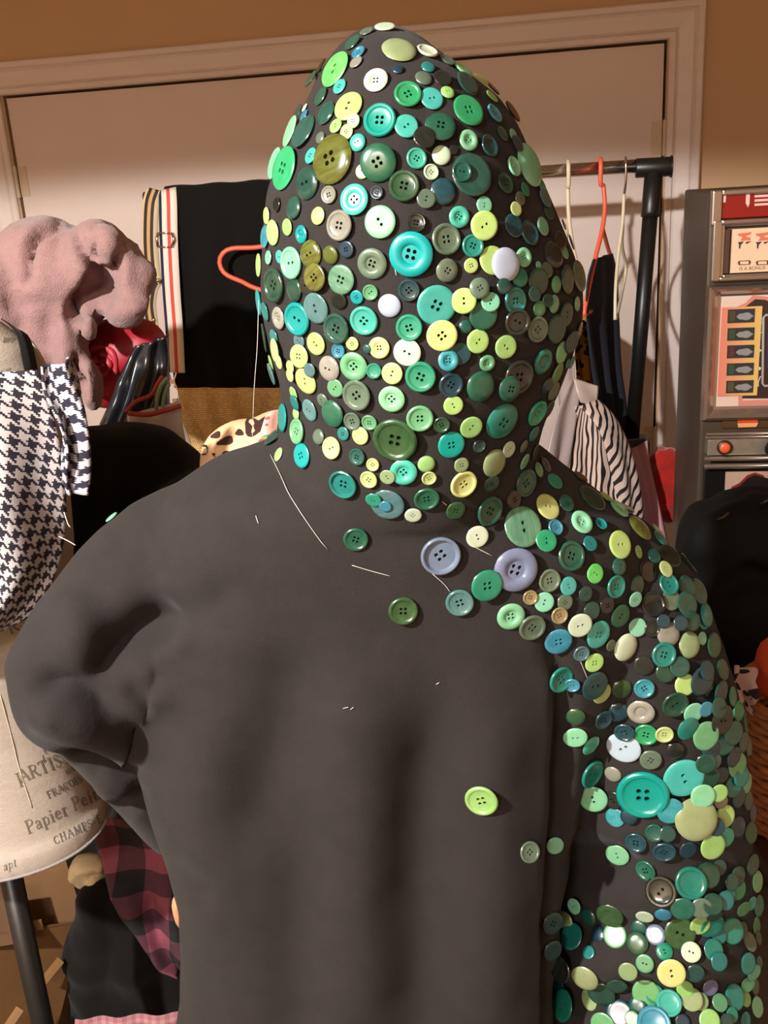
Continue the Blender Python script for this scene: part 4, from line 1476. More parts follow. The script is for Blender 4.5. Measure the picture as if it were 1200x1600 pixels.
def text_plate(name, body, px, py, hpx, m, parent, off, wscale=1.0):
    cu = bpy.data.curves.new('t', 'FONT')
    cu.body = body
    cu.size = 1.0
    o = bpy.data.objects.new('t', cu)
    COL.objects.link(o)
    dg = bpy.context.evaluated_depsgraph_get()
    me = bpy.data.meshes.new_from_object(o.evaluated_get(dg))
    bpy.data.objects.remove(o, do_unlink=True)
    uu, zz = SF(px, py)
    _, zz2 = SF(px, py - hpx)
    k = (zz2 - zz) / .72
    for v in me.vertices:
        v.co = S3(uu + v.co.x * k * wscale, zz + v.co.y * k, off)
    me.update()
    return link_mesh(name, me, m, parent, smooth=False)


M_INK = mat('print_brown', (92, 52, 36), .5)
M_INKN = mat('print_navy', (44, 30, 58), .5)
M_INKO = mat('print_orange', (204, 104, 76), .5)
bm = bmesh.new()
for k in range(2):
    x = 1151 + k * 28
    A = lambda dx, dy: S3(*SF(x + dx, dy), .010)
    poly_plate(bm, [A(0, 365), A(22, 362), A(20, 366), A(12, 369), A(20, 371), A(20, 375), A(4, 376), A(8, 370), A(1, 368)], WN, .0006)
obj('print', bm, M_INKO, pay)
bm = bmesh.new()
for k in range(2):
    x = 1151 + k * 28
    A = lambda dx, dy: S3(*SF(x + dx, dy), .010)
    poly_plate(bm, [A(0, 378), A(10, 377), A(5, 382), A(4, 388), A(2, 388), A(2, 381)], WN, .0006)
    poly_plate(bm, [A(12, 378), A(22, 376), A(14, 381)], WN, .0006)
obj('print', bm, M_INKN, pay)
bm = bmesh.new()
for k in range(2):
    x = 1151 + k * 28
    A = lambda dx, dy: S3(*SF(x + dx, dy), .010)
    poly_plate(bm, [A(0, 410), A(2, 407), A(19, 406), A(21, 409), A(19, 413), A(2, 414)], WN, .0006)
obj('print', bm, M_INK, pay)
bm = bmesh.new()
for k in range(2):
    x = 1151 + k * 28
    A = lambda dx, dy: S3(*SF(x + dx, dy), .0106)
    poly_plate(bm, [A(4, 408), A(17, 407.5), A(17, 412), A(4, 412.5)], WN, .0006)
obj('print', bm, M_CREAM, pay)
text_plate('lettering', 'IS A BONUS', 1153, 422, 5.5, M_INK, pay, .0106, 1.0)
# main glass
mu0, mz0 = SF(1103, 445)
mu1, mz1 = SF(1101, 657)
bm = bmesh.new()
t_ = SF(1127, 500)[0]
prof_out = [(0.0, .0), (.004, .018), (.010, .024), (.016, .018), (t_ - .008, .006), (t_, .003)]
loops = []
for s, h in prof_out:
    loops.append([bm.verts.new(S3(*c_, h)) for c_ in ((mu0 + s, mz1 + s), (uR - s - .002, mz1 + s), (uR - s - .002, mz0 - s * .8), (mu0 + s, mz0 - s * .8))])
for i in range(len(loops) - 1):
    for k in range(4):
        bm.faces.new((loops[i][k], loops[i][(k + 1) % 4], loops[i + 1][(k + 1) % 4], loops[i + 1][k]))
obj('glass_frame', bm, M_CHR2, slot)
gu0, gz0 = SF(1128, 461)
gu1, gz1 = SF(1124, 649)
bm = bmesh.new()
sbox(bm, gu0 - .004, uR - gu0 + .004, gz1, gz0, 0, .004)
glass = obj('game_panel', bm, mat('printed_white', (206, 182, 170), .3, coat=.3), slot)
M_MNT = mat('print_mountain', (44, 28, 22), .4)
A = lambda x, y, o=.004: S3(*SF(x, y), o)
bm = bmesh.new()
poly_plate(bm, [A(1146, 483), A(1165, 475), A(1178, 465), A(1195, 466), A(1225, 480), A(1300, 485), A(1300, 622), A(1154, 622), A(1154, 612), A(1146, 612)], WN, .0006)
obj('print', bm, M_MNT, glass)
bm = bmesh.new()
poly_plate(bm, [A(1146, 481, .0048), A(1164, 473, .0048), A(1176, 461, .0048), A(1196, 463, .0048), A(1226, 477, .0048), A(1226, 483, .0048), A(1195, 468, .0048), A(1179, 467, .0048), A(1165, 478, .0048), A(1146, 486, .0048)], WN, .0006)
poly_plate(bm, [A(1153, 614, .0048), A(1159, 614, .0048), A(1159, 625, .0048), A(1300, 621, .0048), A(1300, 629, .0048), A(1153, 633, .0048)], WN, .0006)
obj('print', bm, mat('print_rose', (196, 122, 108), .4), glass)
# award ladder: pink to yellow frame holding five dark plaques
bm = bmesh.new()
lu0, lz0 = SF(1127, 480)
lu1, lz1 = SF(1182, 617)
SP = lambda x, y, o: S3(*SF(x, y), o)
for (xa, xb) in ((1128, 1137), (1176.5, 1182)):
    pass
sbox(bm, lu0, lu1, lz1, lz0, .004, .007)
ladder = obj('award_ladder', bm, mat('award_frame_print', (232, 160, 124), .35), glass, bevel=.0015)
q = NG(ladder.data.materials[0])
tc = q.n('ShaderNodeTexCoord')
sx = q.n('ShaderNodeSeparateXYZ')
q.l(tc.outputs['Generated'], sx.inputs[0])
q.l(q.mix(sx.outputs[0], (206, 116, 100), (204, 172, 100)), q.b.inputs['Base Color'])
TINT = [(64, 60, 36), (42, 66, 48), (78, 40, 46), (44, 70, 46), (70, 68, 44)]
for k, (x0, y0, x1, y1) in enumerate(((1136.5, 483, 1177, 502.5), (1136, 512, 1176.5, 530), (1135.5, 539, 1176, 557.5), (1135, 567, 1175.5, 584.5), (1134, 594, 1175, 612))):
    p0, p1 = SF(x0, y0), SF(x1, y1)
    bm = bmesh.new()
    sbox(bm, p0[0], p1[0], p1[1], p0[1], .007, .009)
    pq = bm
    me_m = [mat('plaque_dark', (40, 44, 46), .3), mat('plaque_tint_%d' % k, TINT[k], .35), mat('plaque_script', (128, 128, 130), .4)]
    w_, h_ = p1[0] - p0[0], p0[1] - p1[1]
    n0 = len(bm.faces)
    sbox(bm, p0[0] + .003, p0[0] + w_ * .28, p1[1] + h_ * .12, p0[1] - h_ * .1, .009, .0096)
    bm.faces.ensure_lookup_table()
    for f in bm.faces[n0:]:
        f.material_index = 1
    n1 = len(bm.faces)
    poly_plate(bm, [S3(p0[0] + w_ * (.64 + .30 * math.cos(t) * (1 + .08 * math.cos(6 * t))), p1[1] + h_ * (.46 + .27 * math.sin(t) * (1 + .15 * math.cos(5 * t))), .009) for t in np.linspace(0, 2 * math.pi, 22)[:-1]], WN, .0008)
    bm.faces.ensure_lookup_table()
    for f in bm.faces[n1:]:
        f.material_index = 2
    obj('plaque', bm, me_m, glass)
# pay lines beside the ladder
bm = bmesh.new()
for y in (519, 547, 575):
    c_ = A(1185.5, y, .0046)
    lathe(bm, c_, WN, [(.0034, 0), (.0034, .001)], 10)
for pth in ([(1187, 493), (1187, 503), (1193, 507)], [(1184, 603), (1184, 596), (1187, 588), (1192, 587)], [(1186, 519), (1192, 519)], [(1186, 547), (1192, 547)]):
    tube(bm, [A(x, y, .0052) for x, y in pth], .0011, 6)
obj('print', bm, mat('print_pale', (214, 196, 180), .4), glass)
bm = bmesh.new()
tube(bm, [A(x, y, .006) for x, y in ((1240, 490), (1195, 492), (1192, 496), (1190.5, 598), (1193, 602), (1240, 600))], .0028, 8)
obj('reel_border', bm, mat('print_silver', (150, 146, 146), .35), glass, smooth=True)
bm = bmesh.new()
poly_plate(bm, [A(1198, 520, .0048), A(1250, 518, .0048), A(1250, 572, .0048), A(1197, 574, .0048)], WN, .0008)
obj('print', bm, mat('print_violet', (48, 34, 84), .4), glass)
# coin tray lens under the panel
bm = bmesh.new()
p0, p1 = SF(1128, 650), SF(1240, 666)
sbox(bm, p0[0], uR - p0[0], p1[1], p0[1], 0, .006)
obj('tray_back', bm, mat('tray_bronze', (72, 50, 24), .35), slot)
bm = bmesh.new()
poly_plate(bm, [A(1150, 650, .006), A(1184, 649, .006), A(1182, 658, .006), A(1152, 659, .006)], WN, .004)
obj('tray_lens', bm, mat('tray_orange', (196, 70, 22), .3), slot)
bm = bmesh.new()
poly_plate(bm, [A(1151, 659.5, .006), A(1183, 658.5, .006), A(1180, 665, .006), A(1152, 666, .006)], WN, .006)
obj('tray_lip', bm, mat('tray_peach', (222, 150, 100), .3), slot)
# button deck
bm = bmesh.new()
for (y0, y1, o_) in ((668, 673, .050), (674, 679, .044), (706, 713, .044), (716, 724, .050)):
    p0, p1 = SF(1106, y0), SF(1106, y1)
    ax = (p0[1] + p1[1]) / 2
    rr = abs(p0[1] - p1[1]) / 2
    tube(bm, [S3(.006, ax, o_ - rr), S3(uR - .006, ax, o_ - rr)], rr, 12)
obj('deck_ridge', bm, M_CHR2, slot, smooth=True)
p0, p1 = SF(1108, 680), SF(1108, 705)
bm = bmesh.new()
sbox(bm, .012, uR - .012, p1[1], p0[1], 0, .036)
deck = obj('deck_plate', bm, mat('deck_steel', (150, 138, 126), .38, metal=.6, var=.15, vscale=60), slot, bevel=.002)
u_, z_ = SF(1127, 692)
bm = bmesh.new()
lathe(bm, S3(u_, z_, .036), WN, [(.0155, 0), (.0155, .006), (.0125, .008)], 20)
obj('button_ring', bm, mat('button_ring_dark', (62, 26, 14), .35), deck, smooth=True)
bm = bmesh.new()
lathe(bm, S3(u_, z_, .036), WN, [(.011, 0), (.011, .008), (.009, .0105), (.003, .0112)], 20)
obj('push_button', bm, mat('button_orange', (214, 92, 52), .35), deck, smooth=True)
u_, z_ = SF(1199, 690)
bm = bmesh.new()
lathe(bm, S3(u_, z_, .03), WN, [(.007, 0), (.007, .012), (.014, .017), (.018, .028), (.014, .040), (.006, .045)], 20)
obj('knob', bm, M_BLK, deck, smooth=True)
# lower door
p0 = SF(1106, 727)
bm = bmesh.new()
sbox(bm, .01, uR - .01, .05, p0[1], 0, .02)
lower = obj('lower_door', bm, M_BLK, slot, bevel=.004)
p0 = SF(1131, 733)
bm = bmesh.new()
sbox(bm, p0[0], uR - p0[0], .62, p0[1], .02, .022)
art = obj('belly_glass', bm, mat('belly_cream', (176, 146, 132), .35), lower)
bm = bmesh.new()
B = lambda x, y, o=.022: S3(*SF(x, y), o)
poly_plate(bm, [B(1131, 800), B(1141, 757), B(1152, 752), B(1164, 740), B(1176, 736), B(1190, 741), B(1200, 744), B(1280, 750), B(1280, 860), B(1131, 860)], WN, .0006)
obj('print', bm, mat('print_black', (24, 18, 18), .35), art)
bm = bmesh.new()
poly_plate(bm, [B(1137, 770, .0227), B(1140, 756, .0227), B(1152, 750, .0227), B(1164, 738, .0227), B(1176, 733.5, .0227), B(1190, 738, .0227), B(1190, 741, .0227), B(1176, 737, .0227), B(1165, 742, .0227), B(1153, 754, .0227), B(1143, 759, .0227)], WN, .0006)
obj('print', bm, mat('print_red', (120, 30, 26), .4), art)

# ------------------------------------------------------------------ right: bag, cloths and basket
o = blob('black_bag', [(1135, 960, 1.74, 95, 150, .12), (1180, 830, 1.74, 85, 70, .11), (1110, 850, 1.74, 50, 70, .10), (1230, 940, 1.74, 90, 160, .13), (1160, 1120, 1.74, 120, 130, .13)], mat('black_nylon', (10, 10, 10), .8, bump=.4, bscale=60, spec=.2), .014, 5,
         [([(1060, 880), (1120, 815), (1180, 780)], .014, 14), ([(1100, 900), (1150, 850), (1200, 830)], -.014, 12), ([(1150, 855), (1180, 880), (1210, 890)], .012, 8), ([(1120, 930), (1170, 900), (1215, 905)], -.016, 10), ([(1110, 990), (1160, 950), (1215, 940)], .014, 12), ([(1090, 800), (1130, 775), (1170, 770)], -.012, 9)], (.012, 9, 4.0))
tag(o, 'slumped black nylon bag in front of the slot machine', 'bag')
for sx_, sy_ in ((1130, 808), (1197, 783)):
    bm = bmesh.new()
    c_ = P(sx_, sy_, 1.635)
    tube(bm, [P(sx_ - 8, sy_ + 5, 1.645), c_, P(sx_ + 8, sy_ - 5, 1.645)], .003, 6)
    obj('zip_pull', bm, mat('brass_dull', (70, 60, 44), .4, metal=.6), o, smooth=True)
o = blob('orange_cloth', [(1215, 1040, 1.42, 34, 42, .05), (1208, 1065, 1.42, 26, 26, .05)], mat('orange_cloth', (184, 66, 14), .9, bump=.4, bscale=200), .008, 3, None, (.008, 25, 1.0))
tag(o, 'bright orange cloth at the picture edge above the wicker basket', 'cloth')
M_BW = spots('white_black_print', 55, (190, 165, 165), (40, 30, 32), .42)
o = patch('printed_scarf', [(1140, 1040, 1.40), (1143, 1070, 1.39), (1152, 1100, 1.40)], [(1176, 1048, 1.42), (1184, 1080, 1.40), (1178, 1108, 1.40)], M_BW, 14, 18, (.012, 1.8, .5), .003, None, .012, (.012, 40))
tag(o, 'small crumpled white and black printed scarf above the basket', 'scarf')
bc = P(1268, 1190, 1.42)
topz, botz = P(1200, 1097, 1.40).z, P(1200, 1288, 1.40).z
rb = pxlen(108, bc)
basket = empty('wicker_basket', (bc.x, bc.y, botz), 'brown woven wicker basket at the picture edge under the orange cloth', 'basket')
M_WICK = mat('wicker', (150, 92, 50), .6, bump=.5, bscale=120, var=.25, vscale=25)
bm = bmesh.new()
NR = 17
for k in range(NR):
    z = botz + (topz - botz) * (k + .5) / NR
    rk = rb * (.92 + .10 * k / NR)
    pts = [Vector((bc.x + (rk + .0035 * math.cos(18 * t + k * math.pi)) * math.cos(t), bc.y + (rk + .0035 * math.cos(18 * t + k * math.pi)) * math.sin(t), z)) for t in np.linspace(0, 2 * math.pi, 110)]
    tube(bm, pts, (topz - botz) / NR * .56, 6, caps=False)
o = obj('weave', bm, M_WICK, basket, smooth=True)
o['kind'] = 'stuff'
for k in range(18):
    t = 2 * math.pi * k / 18
    bm = bmesh.new()
    tube(bm, [Vector((bc.x + rb * .90 * math.cos(t), bc.y + rb * .90 * math.sin(t), botz)), Vector((bc.x + rb * 1.0 * math.cos(t), bc.y + rb * 1.0 * math.sin(t), topz))], .004, 6)
    obj('stake', bm, M_WICK, basket, smooth=True)
bm = bmesh.new()
tube(bm, [Vector((bc.x + rb * 1.03 * math.cos(t), bc.y + rb * 1.03 * math.sin(t), topz + .002)) for t in np.linspace(0, 2 * math.pi, 60)], .008, 8, caps=False)
obj('rim', bm, M_WICK, basket, smooth=True)
bm = bmesh.new()
lathe(bm, Vector((bc.x, bc.y, botz)), ZV, [(rb * .9, 0), (rb * .9, .008)], 30)
obj('bottom', bm, M_WICK, basket)
# stand under basket and bag
st = bmesh.new()
cx0 = P(1178, 1290, 1.40).x
top_ = botz - .001
for dx in (0, .42):
    for dy in (0, .32):
        bm_box(st, Vector((cx0 + dx, 1.20 + dy, 0)), Vector((.04, 0, 0)), Vector((0, .04, 0)), Vector((0, 0, top_ - .02)))
bm_box(st, Vector((cx0 - .02, 1.18, top_ - .024)), Vector((.5, 0, 0)), Vector((0, .40, 0)), Vector((0, 0, .024)))
o = obj('side_table', st, mat('dark_walnut', (52, 30, 18), .5, bump=.2, bscale=60, var=.2, vscale=12, stretch=(1, 8, 8)), None, bevel=.002)
tag(o, 'dark brown wooden table holding the wicker basket', 'table')

# ------------------------------------------------------------------ left: dress form with printed linen
AX = P(22, 1392, 1.16)
M_LINEN = mat('printed_linen', (162, 149, 136), .85, bump=.5, bscale=260, stretch=(1, 1, 5), var=.05, vscale=30)
form = empty('dress_form', (AX.x, AX.y, 0), 'cream linen dress form with French lettering on a black metal pole', 'dress form')
bm = bmesh.new()
tz = lambda px, py: P(px, py, 1.16).z
zh = P(175, 1288, 1.16).z
prof = [(1.63, .045, .045), (1.60, .055, .055), (1.575, .075, .06), (1.55, .12, .075), (1.52, .155, .09), (1.48, .170, .105), (1.42, .174, .118), (1.35, .172, .122), (1.26, .165, .118), (1.17, .145, .108), (1.08, .128, .098),
        (1.02, .124, .096), (.95, .130, .10), (.88, .138, .108), (zh + .03, .146, .116), (zh + .004, .1475, .118), (zh, .146, .116)]
loft(bm, [(Vector((AX.x, AX.y, z)), Vector((a_, 0, 0)), Vector((0, b_, 0)), 2.1) for z, a_, b_ in prof], 64)
fm = remesh(bm, .007, 5)
FBVH = BVHTree.FromPolygons([v.co.copy() for v in fm.vertices], [list(p.vertices) for p in fm.polygons])
body = link_mesh('torso', fm, M_LINEN, form)
bm = bmesh.new()
nn_ = 72
tube(bm, [Vector((AX.x + .1478 * math.copysign(abs(math.cos(t)) ** .95, math.cos(t)), AX.y + .118 * math.copysign(abs(math.sin(t)) ** .95, math.sin(t)), zh + .005)) for t in np.linspace(0, 2 * math.pi, nn_)], .0022, 8, caps=False)
obj('hem_piping', bm, mat('linen_piping', (138, 130, 126), .8, bump=.4, bscale=300), form, smooth=True)
bm = bmesh.new()
tube(bm, [Vector((AX.x, AX.y, .06)), Vector((AX.x, AX.y, zh + .01))], pxlen(17, P(30, 1450, 1.16)), 20)
obj('pole', bm, M_BLACKPLASTIC, form, smooth=True)
bm = bmesh.new()
for k in range(4):
    t = math.pi / 4 + k * math.pi / 2
    tube(bm, [Vector((AX.x, AX.y, .07)), Vector((AX.x + .2 * math.cos(t), AX.y + .2 * math.sin(t), .016))], .012, 10)
obj('base', bm, M_BLACKPLASTIC, form, smooth=True)
bm = bmesh.new()
lathe(bm, Vector((AX.x, AX.y, 1.625)), ZV, [(.046, 0), (.046, .012), (.03, .03), (.012, .04), (.012, .055), (.02, .062), (.004, .075)], 24)
obj('neck_cap', bm, M_BLACKPLASTIC, form, smooth=True)


def on_form(px, py, off=.0007):
    d = ray(px, py)
    h, n_, i_, ds = FBVH.ray_cast(CAM, d)
    if h is None:
        h, n_, i_, ds = FBVH.find_nearest(CAM + d * 1.25)
    return h + n_ * off


# serif capitals and small letters, drawn as strokes: (thick?, points) on a 0..1 high grid
GL = {
    'A': (.78, [(0, [(0.05, 0), (.39, 1)]), (1, [(.39, 1), (.72, 0)]), (0, [(.18, .36), (.6, .36)]), (0, [(-.03, 0), (.16, 0)]), (0, [(.6, 0), (.82, 0)])]),
    'R': (.74, [(1, [(.14, 0), (.14, 1)]), (0, [(.02, 0), (.27, 0)]), (0, [(.02, 1), (.4, 1), (.58, .9), (.6, .74), (.5, .58), (.14, .53)]), (1, [(.34, .52), (.6, .08), (.74, 0)])]),
    'T': (.7, [(1, [(.35, 0), (.35, 1)]), (0, [(.03, .82), (.03, 1), (.67, 1), (.67, .82)]), (0, [(.22, 0), (.48, 0)])]),
    'I': (.34, [(1, [(.17, 0), (.17, 1)]), (0, [(.04, 0), (.3, 0)]), (0, [(.04, 1), (.3, 1)])]),
    'S': (.56, [(0, [(.46, .78), (.44, .95), (.26, 1), (.1, .92), (.08, .74)]), (1, [(.08, .76), (.2, .58), (.38, .46), (.46, .28)]), (0, [(.47, .28), (.42, .06), (.24, 0), (.08, .06), (.05, .24)])]),
    'F': (.6, [(1, [(.14, 0), (.14, 1)]), (0, [(.02, 0), (.28, 0)]), (0, [(.02, 1), (.55, 1), (.55, .82)]), (0, [(.14, .52), (.42, .52)])]),
    'C': (.7, [(0, [(.62, .76), (.6, .92), (.42, 1), (.22, .92)]), (1, [(.22, .92), (.08, .65), (.08, .36), (.2, .1)]), (0, [(.2, .1), (.4, 0), (.58, .08), (.64, .24)])]),
    'O': (.76, [(1, [(.2, .92), (.08, .66), (.08, .34), (.2, .08)]), (0, [(.2, .08), (.38, 0), (.56, .08)]), (1, [(.56, .08), (.68, .34), (.68, .66), (.56, .92)]), (0, [(.56, .92), (.38, 1), (.2, .92)])]),
    'P': (.62, [(1, [(.14, 0), (.14, 1)]), (0, [(.02, 0), (.28, 0)]), (0, [(.02, 1), (.38, 1), (.56, .9), (.58, .72), (.48, .54), (.14, .48)])]),
    'M': (.92, [(0, [(.14, 0), (.14, 1)]), (1, [(.14, 1), (.46, .08)]), (0, [(.46, .08), (.78, 1)]), (1, [(.78, 1), (.8, 0)]), (0, [(.02, 0), (.26, 0)]), (0, [(.68, 0), (.92, 0)])]),
    'H': (.8, [(1, [(.14, 0), (.14, 1)]), (1, [(.64, 0), (.64, 1)]), (0, [(.14, .52), (.64, .52)]), (0, [(.02, 0), (.26, 0)]), (0, [(.52, 0), (.76, 0)]), (0, [(.02, 1), (.26, 1)]), (0, [(.52, 1), (.76, 1)])]),
    'E': (.62, [(1, [(.14, 0), (.14, 1)]), (0, [(.02, 0), (.56, 0), (.58, .2)]), (0, [(.02, 1), (.54, 1), (.54, .84)]), (0, [(.14, .52), (.4, .52)])]),
    'D': (.76, [(1, [(.14, 0), (.14, 1)]), (0, [(.02, 0), (.4, 0), (.6, .12)]), (1, [(.6, .12), (.68, .36), (.68, .64), (.6, .88)]), (0, [(.6, .88), (.4, 1), (.02, 1)])]),
    'a': (.5, [(0, [(.08, .5), (.14, .62), (.28, .64), (.38, .56)]), (1, [(.38, .56), (.38, .06), (.46, 0)]), (0, [(.38, .38), (.16, .3), (.06, .16), (.14, .02), (.28, .04), (.38, .14)])]),
    'p': (.56, [(1, [(.12, -.3), (.12, .62)]), (0, [(0, .6), (.12, .62)]), (0, [(.02, -.3), (.24, -.3)]), (0, [(.12, .5), (.28, .64), (.46, .52), (.5, .32), (.44, .1), (.28, 0), (.12, .08)])]),
    'i': (.28, [(1, [(.13, 0), (.13, .62)]), (0, [(.03, 0), (.24, 0)]), (0, [(.02, .6), (.13, .62)]), (1, [(.12, .82), (.13, .9)])]),
    'e': (.5, [(0, [(.06, .36), (.44, .36), (.4, .56), (.26, .64)]), (1, [(.26, .64), (.08, .5), (.06, .2), (.2, .02)]), (0, [(.2, .02), (.36, .04), (.46, .16)])]),
    'r': (.42, [(1, [(.13, 0), (.13, .62)]), (0, [(.03, 0), (.26, 0)]), (0, [(.02, .6), (.13, .62)]), (0, [(.13, .44), (.26, .62), (.38, .58)])]),
    'n': (.58, [(1, [(.13, 0), (.13, .62)]), (0, [(.03, 0), (.24, 0)]), (0, [(.02, .6), (.13, .62)]), (0, [(.13, .46), (.28, .63), (.42, .56)]), (1, [(.43, .56), (.43, 0)]), (0, [(.34, 0), (.54, 0)])]),
    't': (.36, [(1, [(.16, .82), (.16, .1), (.24, 0)]), (0, [(.04, .62), (.32, .62)]), (0, [(.24, 0), (.34, .06)])]),
    's': (.42, [(0, [(.34, .5), (.28, .64), (.12, .62), (.07, .48)]), (1, [(.07, .48), (.34, .2)]), (0, [(.34, .2), (.3, .02), (.14, 0), (.06, .14)])]),
    'm': (.86, [(1, [(.13, 0), (.13, .62)]), (0, [(.13, .46), (.26, .63), (.4, .56)]), (1, [(.4, .56), (.4, 0)]), (0, [(.4, .46), (.54, .63), (.68, .56)]), (1, [(.68, .56), (.68, 0)])]),
    'l': (.28, [(1, [(.13, 0), (.13, 1)]), (0, [(.03, 0), (.24, 0)])]),
    'X': (.72, [(1, [(.06, 1), (.66, 0)]), (0, [(.08, 0), (.62, 1)])]),
    '-': (.4, [(0, [(.05, .34), (.34, .34)])]),
    ' ': (.3, []),
}


def lettering(text, x0, y0, x1, y1, h, m, thick=.16, slant=0.0, gap=.12, parent=None):
    """letters printed on the linen: baseline from (x0,y0) towards (x1,y1), capital height h, all in picture px"""
    bm = bmesh.new()
    bx = np.array([x1 - x0, y1 - y0], float)
    bx /= np.linalg.norm(bx)
    by = np.array([bx[1], -bx[0]])
    x = 0.0
    for ch in text:
        adv, strokes = GL[ch]
        for th, pts in strokes:
            w = thick if th else thick * .5
            pts = [np.array(p, float) for p in pts]
            for a_, b_ in zip(pts[:-1], pts[1:]):
                d_ = (b_ - a_) / max(np.linalg.norm(b_ - a_), 1e-6)
                s_ = np.array([-d_[1], d_[0]]) * w / 2
                ns = max(1, int(np.linalg.norm(b_ - a_) / .35))
                for k in range(ns):
                    e0 = a_ + (b_ - a_) * k / ns - (d_ * w * .2 if k == 0 else 0)
                    e1 = a_ + (b_ - a_) * (k + 1) / ns + (d_ * w * .2 if k == ns - 1 else 0)
                    q_ = []
                    for p in (e0 - s_, e1 - s_, e1 + s_, e0 + s_):
                        gx = (x + p[0] + slant * p[1]) * h
                        gy = p[1] * h
                        s2 = np.array([x0, y0]) + bx * gx + by * gy
                        q_.append(bm.verts.new(on_form(s2[0], s2[1])))
                    bm.faces.new(q_)
        x += adv + gap
    return obj('lettering', bm, m, body if parent is None else parent)


M_INKG = mat('print_ink', (104, 92, 82), .8)
M_INKD = mat('print_ink_dark', (92, 86, 84), .8)
lettering('ARTISTES', 33, 1223, 108, 1192, 19.5, M_INKG, .15)
lettering('I', 30, 1230, 38, 1227, 22, M_INKG, .10)
lettering('PRIX D', 70, 1178, 110, 1158, 9, M_INKG, .18)
lettering('MADE', 104, 1211, 140, 1190, 8, M_INKG, .2)
lettering('FRACOIS', 76, 1248, 128, 1222, 11.5, M_INKG, .18)
lettering('Papier Peint', 44, 1303, 147, 1252, 20, M_INKG, .14, .12)
lettering('CHAMPS-E', 86, 1320, 152, 1288, 12.5, M_INKD, .15, .10, .17)
lettering('apt', 6, 1361, 46, 1345, 13, M_INKD, .10, .3)
lettering('ale', 47, 1152, 62, 1142, 14, M_INKG, .08, .2)
lettering('me', 3, 536, 40, 534, 12, M_INKG, .10, .3)
lettering('ter', 52, 524, 70, 520, 9, M_INKG, .10, .3)
lettering('sar', 2, 585, 30, 577, 10, M_INKG, .10, .2)
lettering('R', 16, 992, 30, 984, 22, M_INKD, .10, .2)
# seams
M_SEAM = mat('seam', (196, 178, 156), .9)
for pts in ([(0, 1085), (15, 1140), (30, 1200), (50, 1262)], [(78, 500), (80, 540), (74, 575)]):
    bm = bmesh.new()
    tube(bm, catmull([on_form(x, y, .0005) for x, y in pts], 20), .0005 if pts[0][0] == 0 else .004, 6)
    obj('seam', bm, M_SEAM, body, smooth=True)
# black ribbon over the form's shoulder
bm = bmesh.new()
rb_l = [on_form(x, y, .006) for x, y in ((12, 480), (17, 500), (24, 530), (32, 570), (40, 605))]
rb_r = [on_form(x, y, .006) for x, y in ((27, 482), (33, 502), (43, 530), (50, 565), (56, 600))]
va, vb = [bm.verts.new(p) for p in catmull(rb_l, 16)], [bm.verts.new(p) for p in catmull(rb_r, 16)]
for k in range(15):
    bm.faces.new((va[k], vb[k], vb[k + 1], va[k + 1]))
o = obj('black_ribbon', bm, M_BLACKCLOTH, None, smooth=True)
md = o.modifiers.new('thickness', 'SOLIDIFY')
md.thickness = .0015
tag(o, 'black ribbon strap over the shoulder of the linen dress form', 'ribbon')

def clear_of(o, bvh, gap):
    """push cloth out of the body it is draped over"""
    for v in o.data.vertices:
        h, n2, i2, ds = bvh.find_nearest(v.co)
        if (v.co - h).dot(n2) < gap:
            v.co = h + n2 * gap
    o.data.update()


# houndstooth garment draped round the form
M_HOUND = houndstooth('houndstooth', .0135, (184, 175, 175), (28, 21, 34), .28)
hs = empty('houndstooth_top', on_form(10, 760, .01), 'black and white houndstooth garment draped around the dress form', 'garment')
o = patch('front', [(-190, 610, 1.10), (-180, 700, 1.05), (-160, 800, 1.03), (-150, 900, 1.03), (-140, 1010, 1.04)],
      [(62, 578, 1.05), (80, 640, 1.055), (95, 700, 1.06), (103, 770, 1.065), (102, 830, 1.07), (90, 885, 1.07), (70, 935, 1.06), (38, 966, 1.05), (-10, 990, 1.04)], M_HOUND, 44, 60, (.006, 3.0, .5), .003, hs, bulge=.05)
clear_of(o, FBVH, .006)
o = patch('collar', [(62, 572, 1.045), (68, 610, 1.05), (84, 660, 1.05), (96, 720, 1.05), (102, 772, 1.06)], [(110, 558, 1.07), (127, 605, 1.075), (134, 660, 1.08), (124, 715, 1.08), (118, 764, 1.075)], houndstooth('houndstooth_collar', .0135, (178, 172, 178), (28, 22, 42), .75), 24, 40, (.012, 1.4, 2.2), .003, hs, bulge=.012)
clear_of(o, FBVH, .010)
for pts in ([(100, 800), (106, 818), (110, 824)], [(92, 838), (108, 846), (118, 852)]):
    bm = bmesh.new()
    tube(bm, catmull([P(x, y, 1.06) for x, y in pts], 10), .0006, 5)
    obj('loose_thread', bm, mat('thread_white', (226, 216, 206), .8), hs, smooth=True)

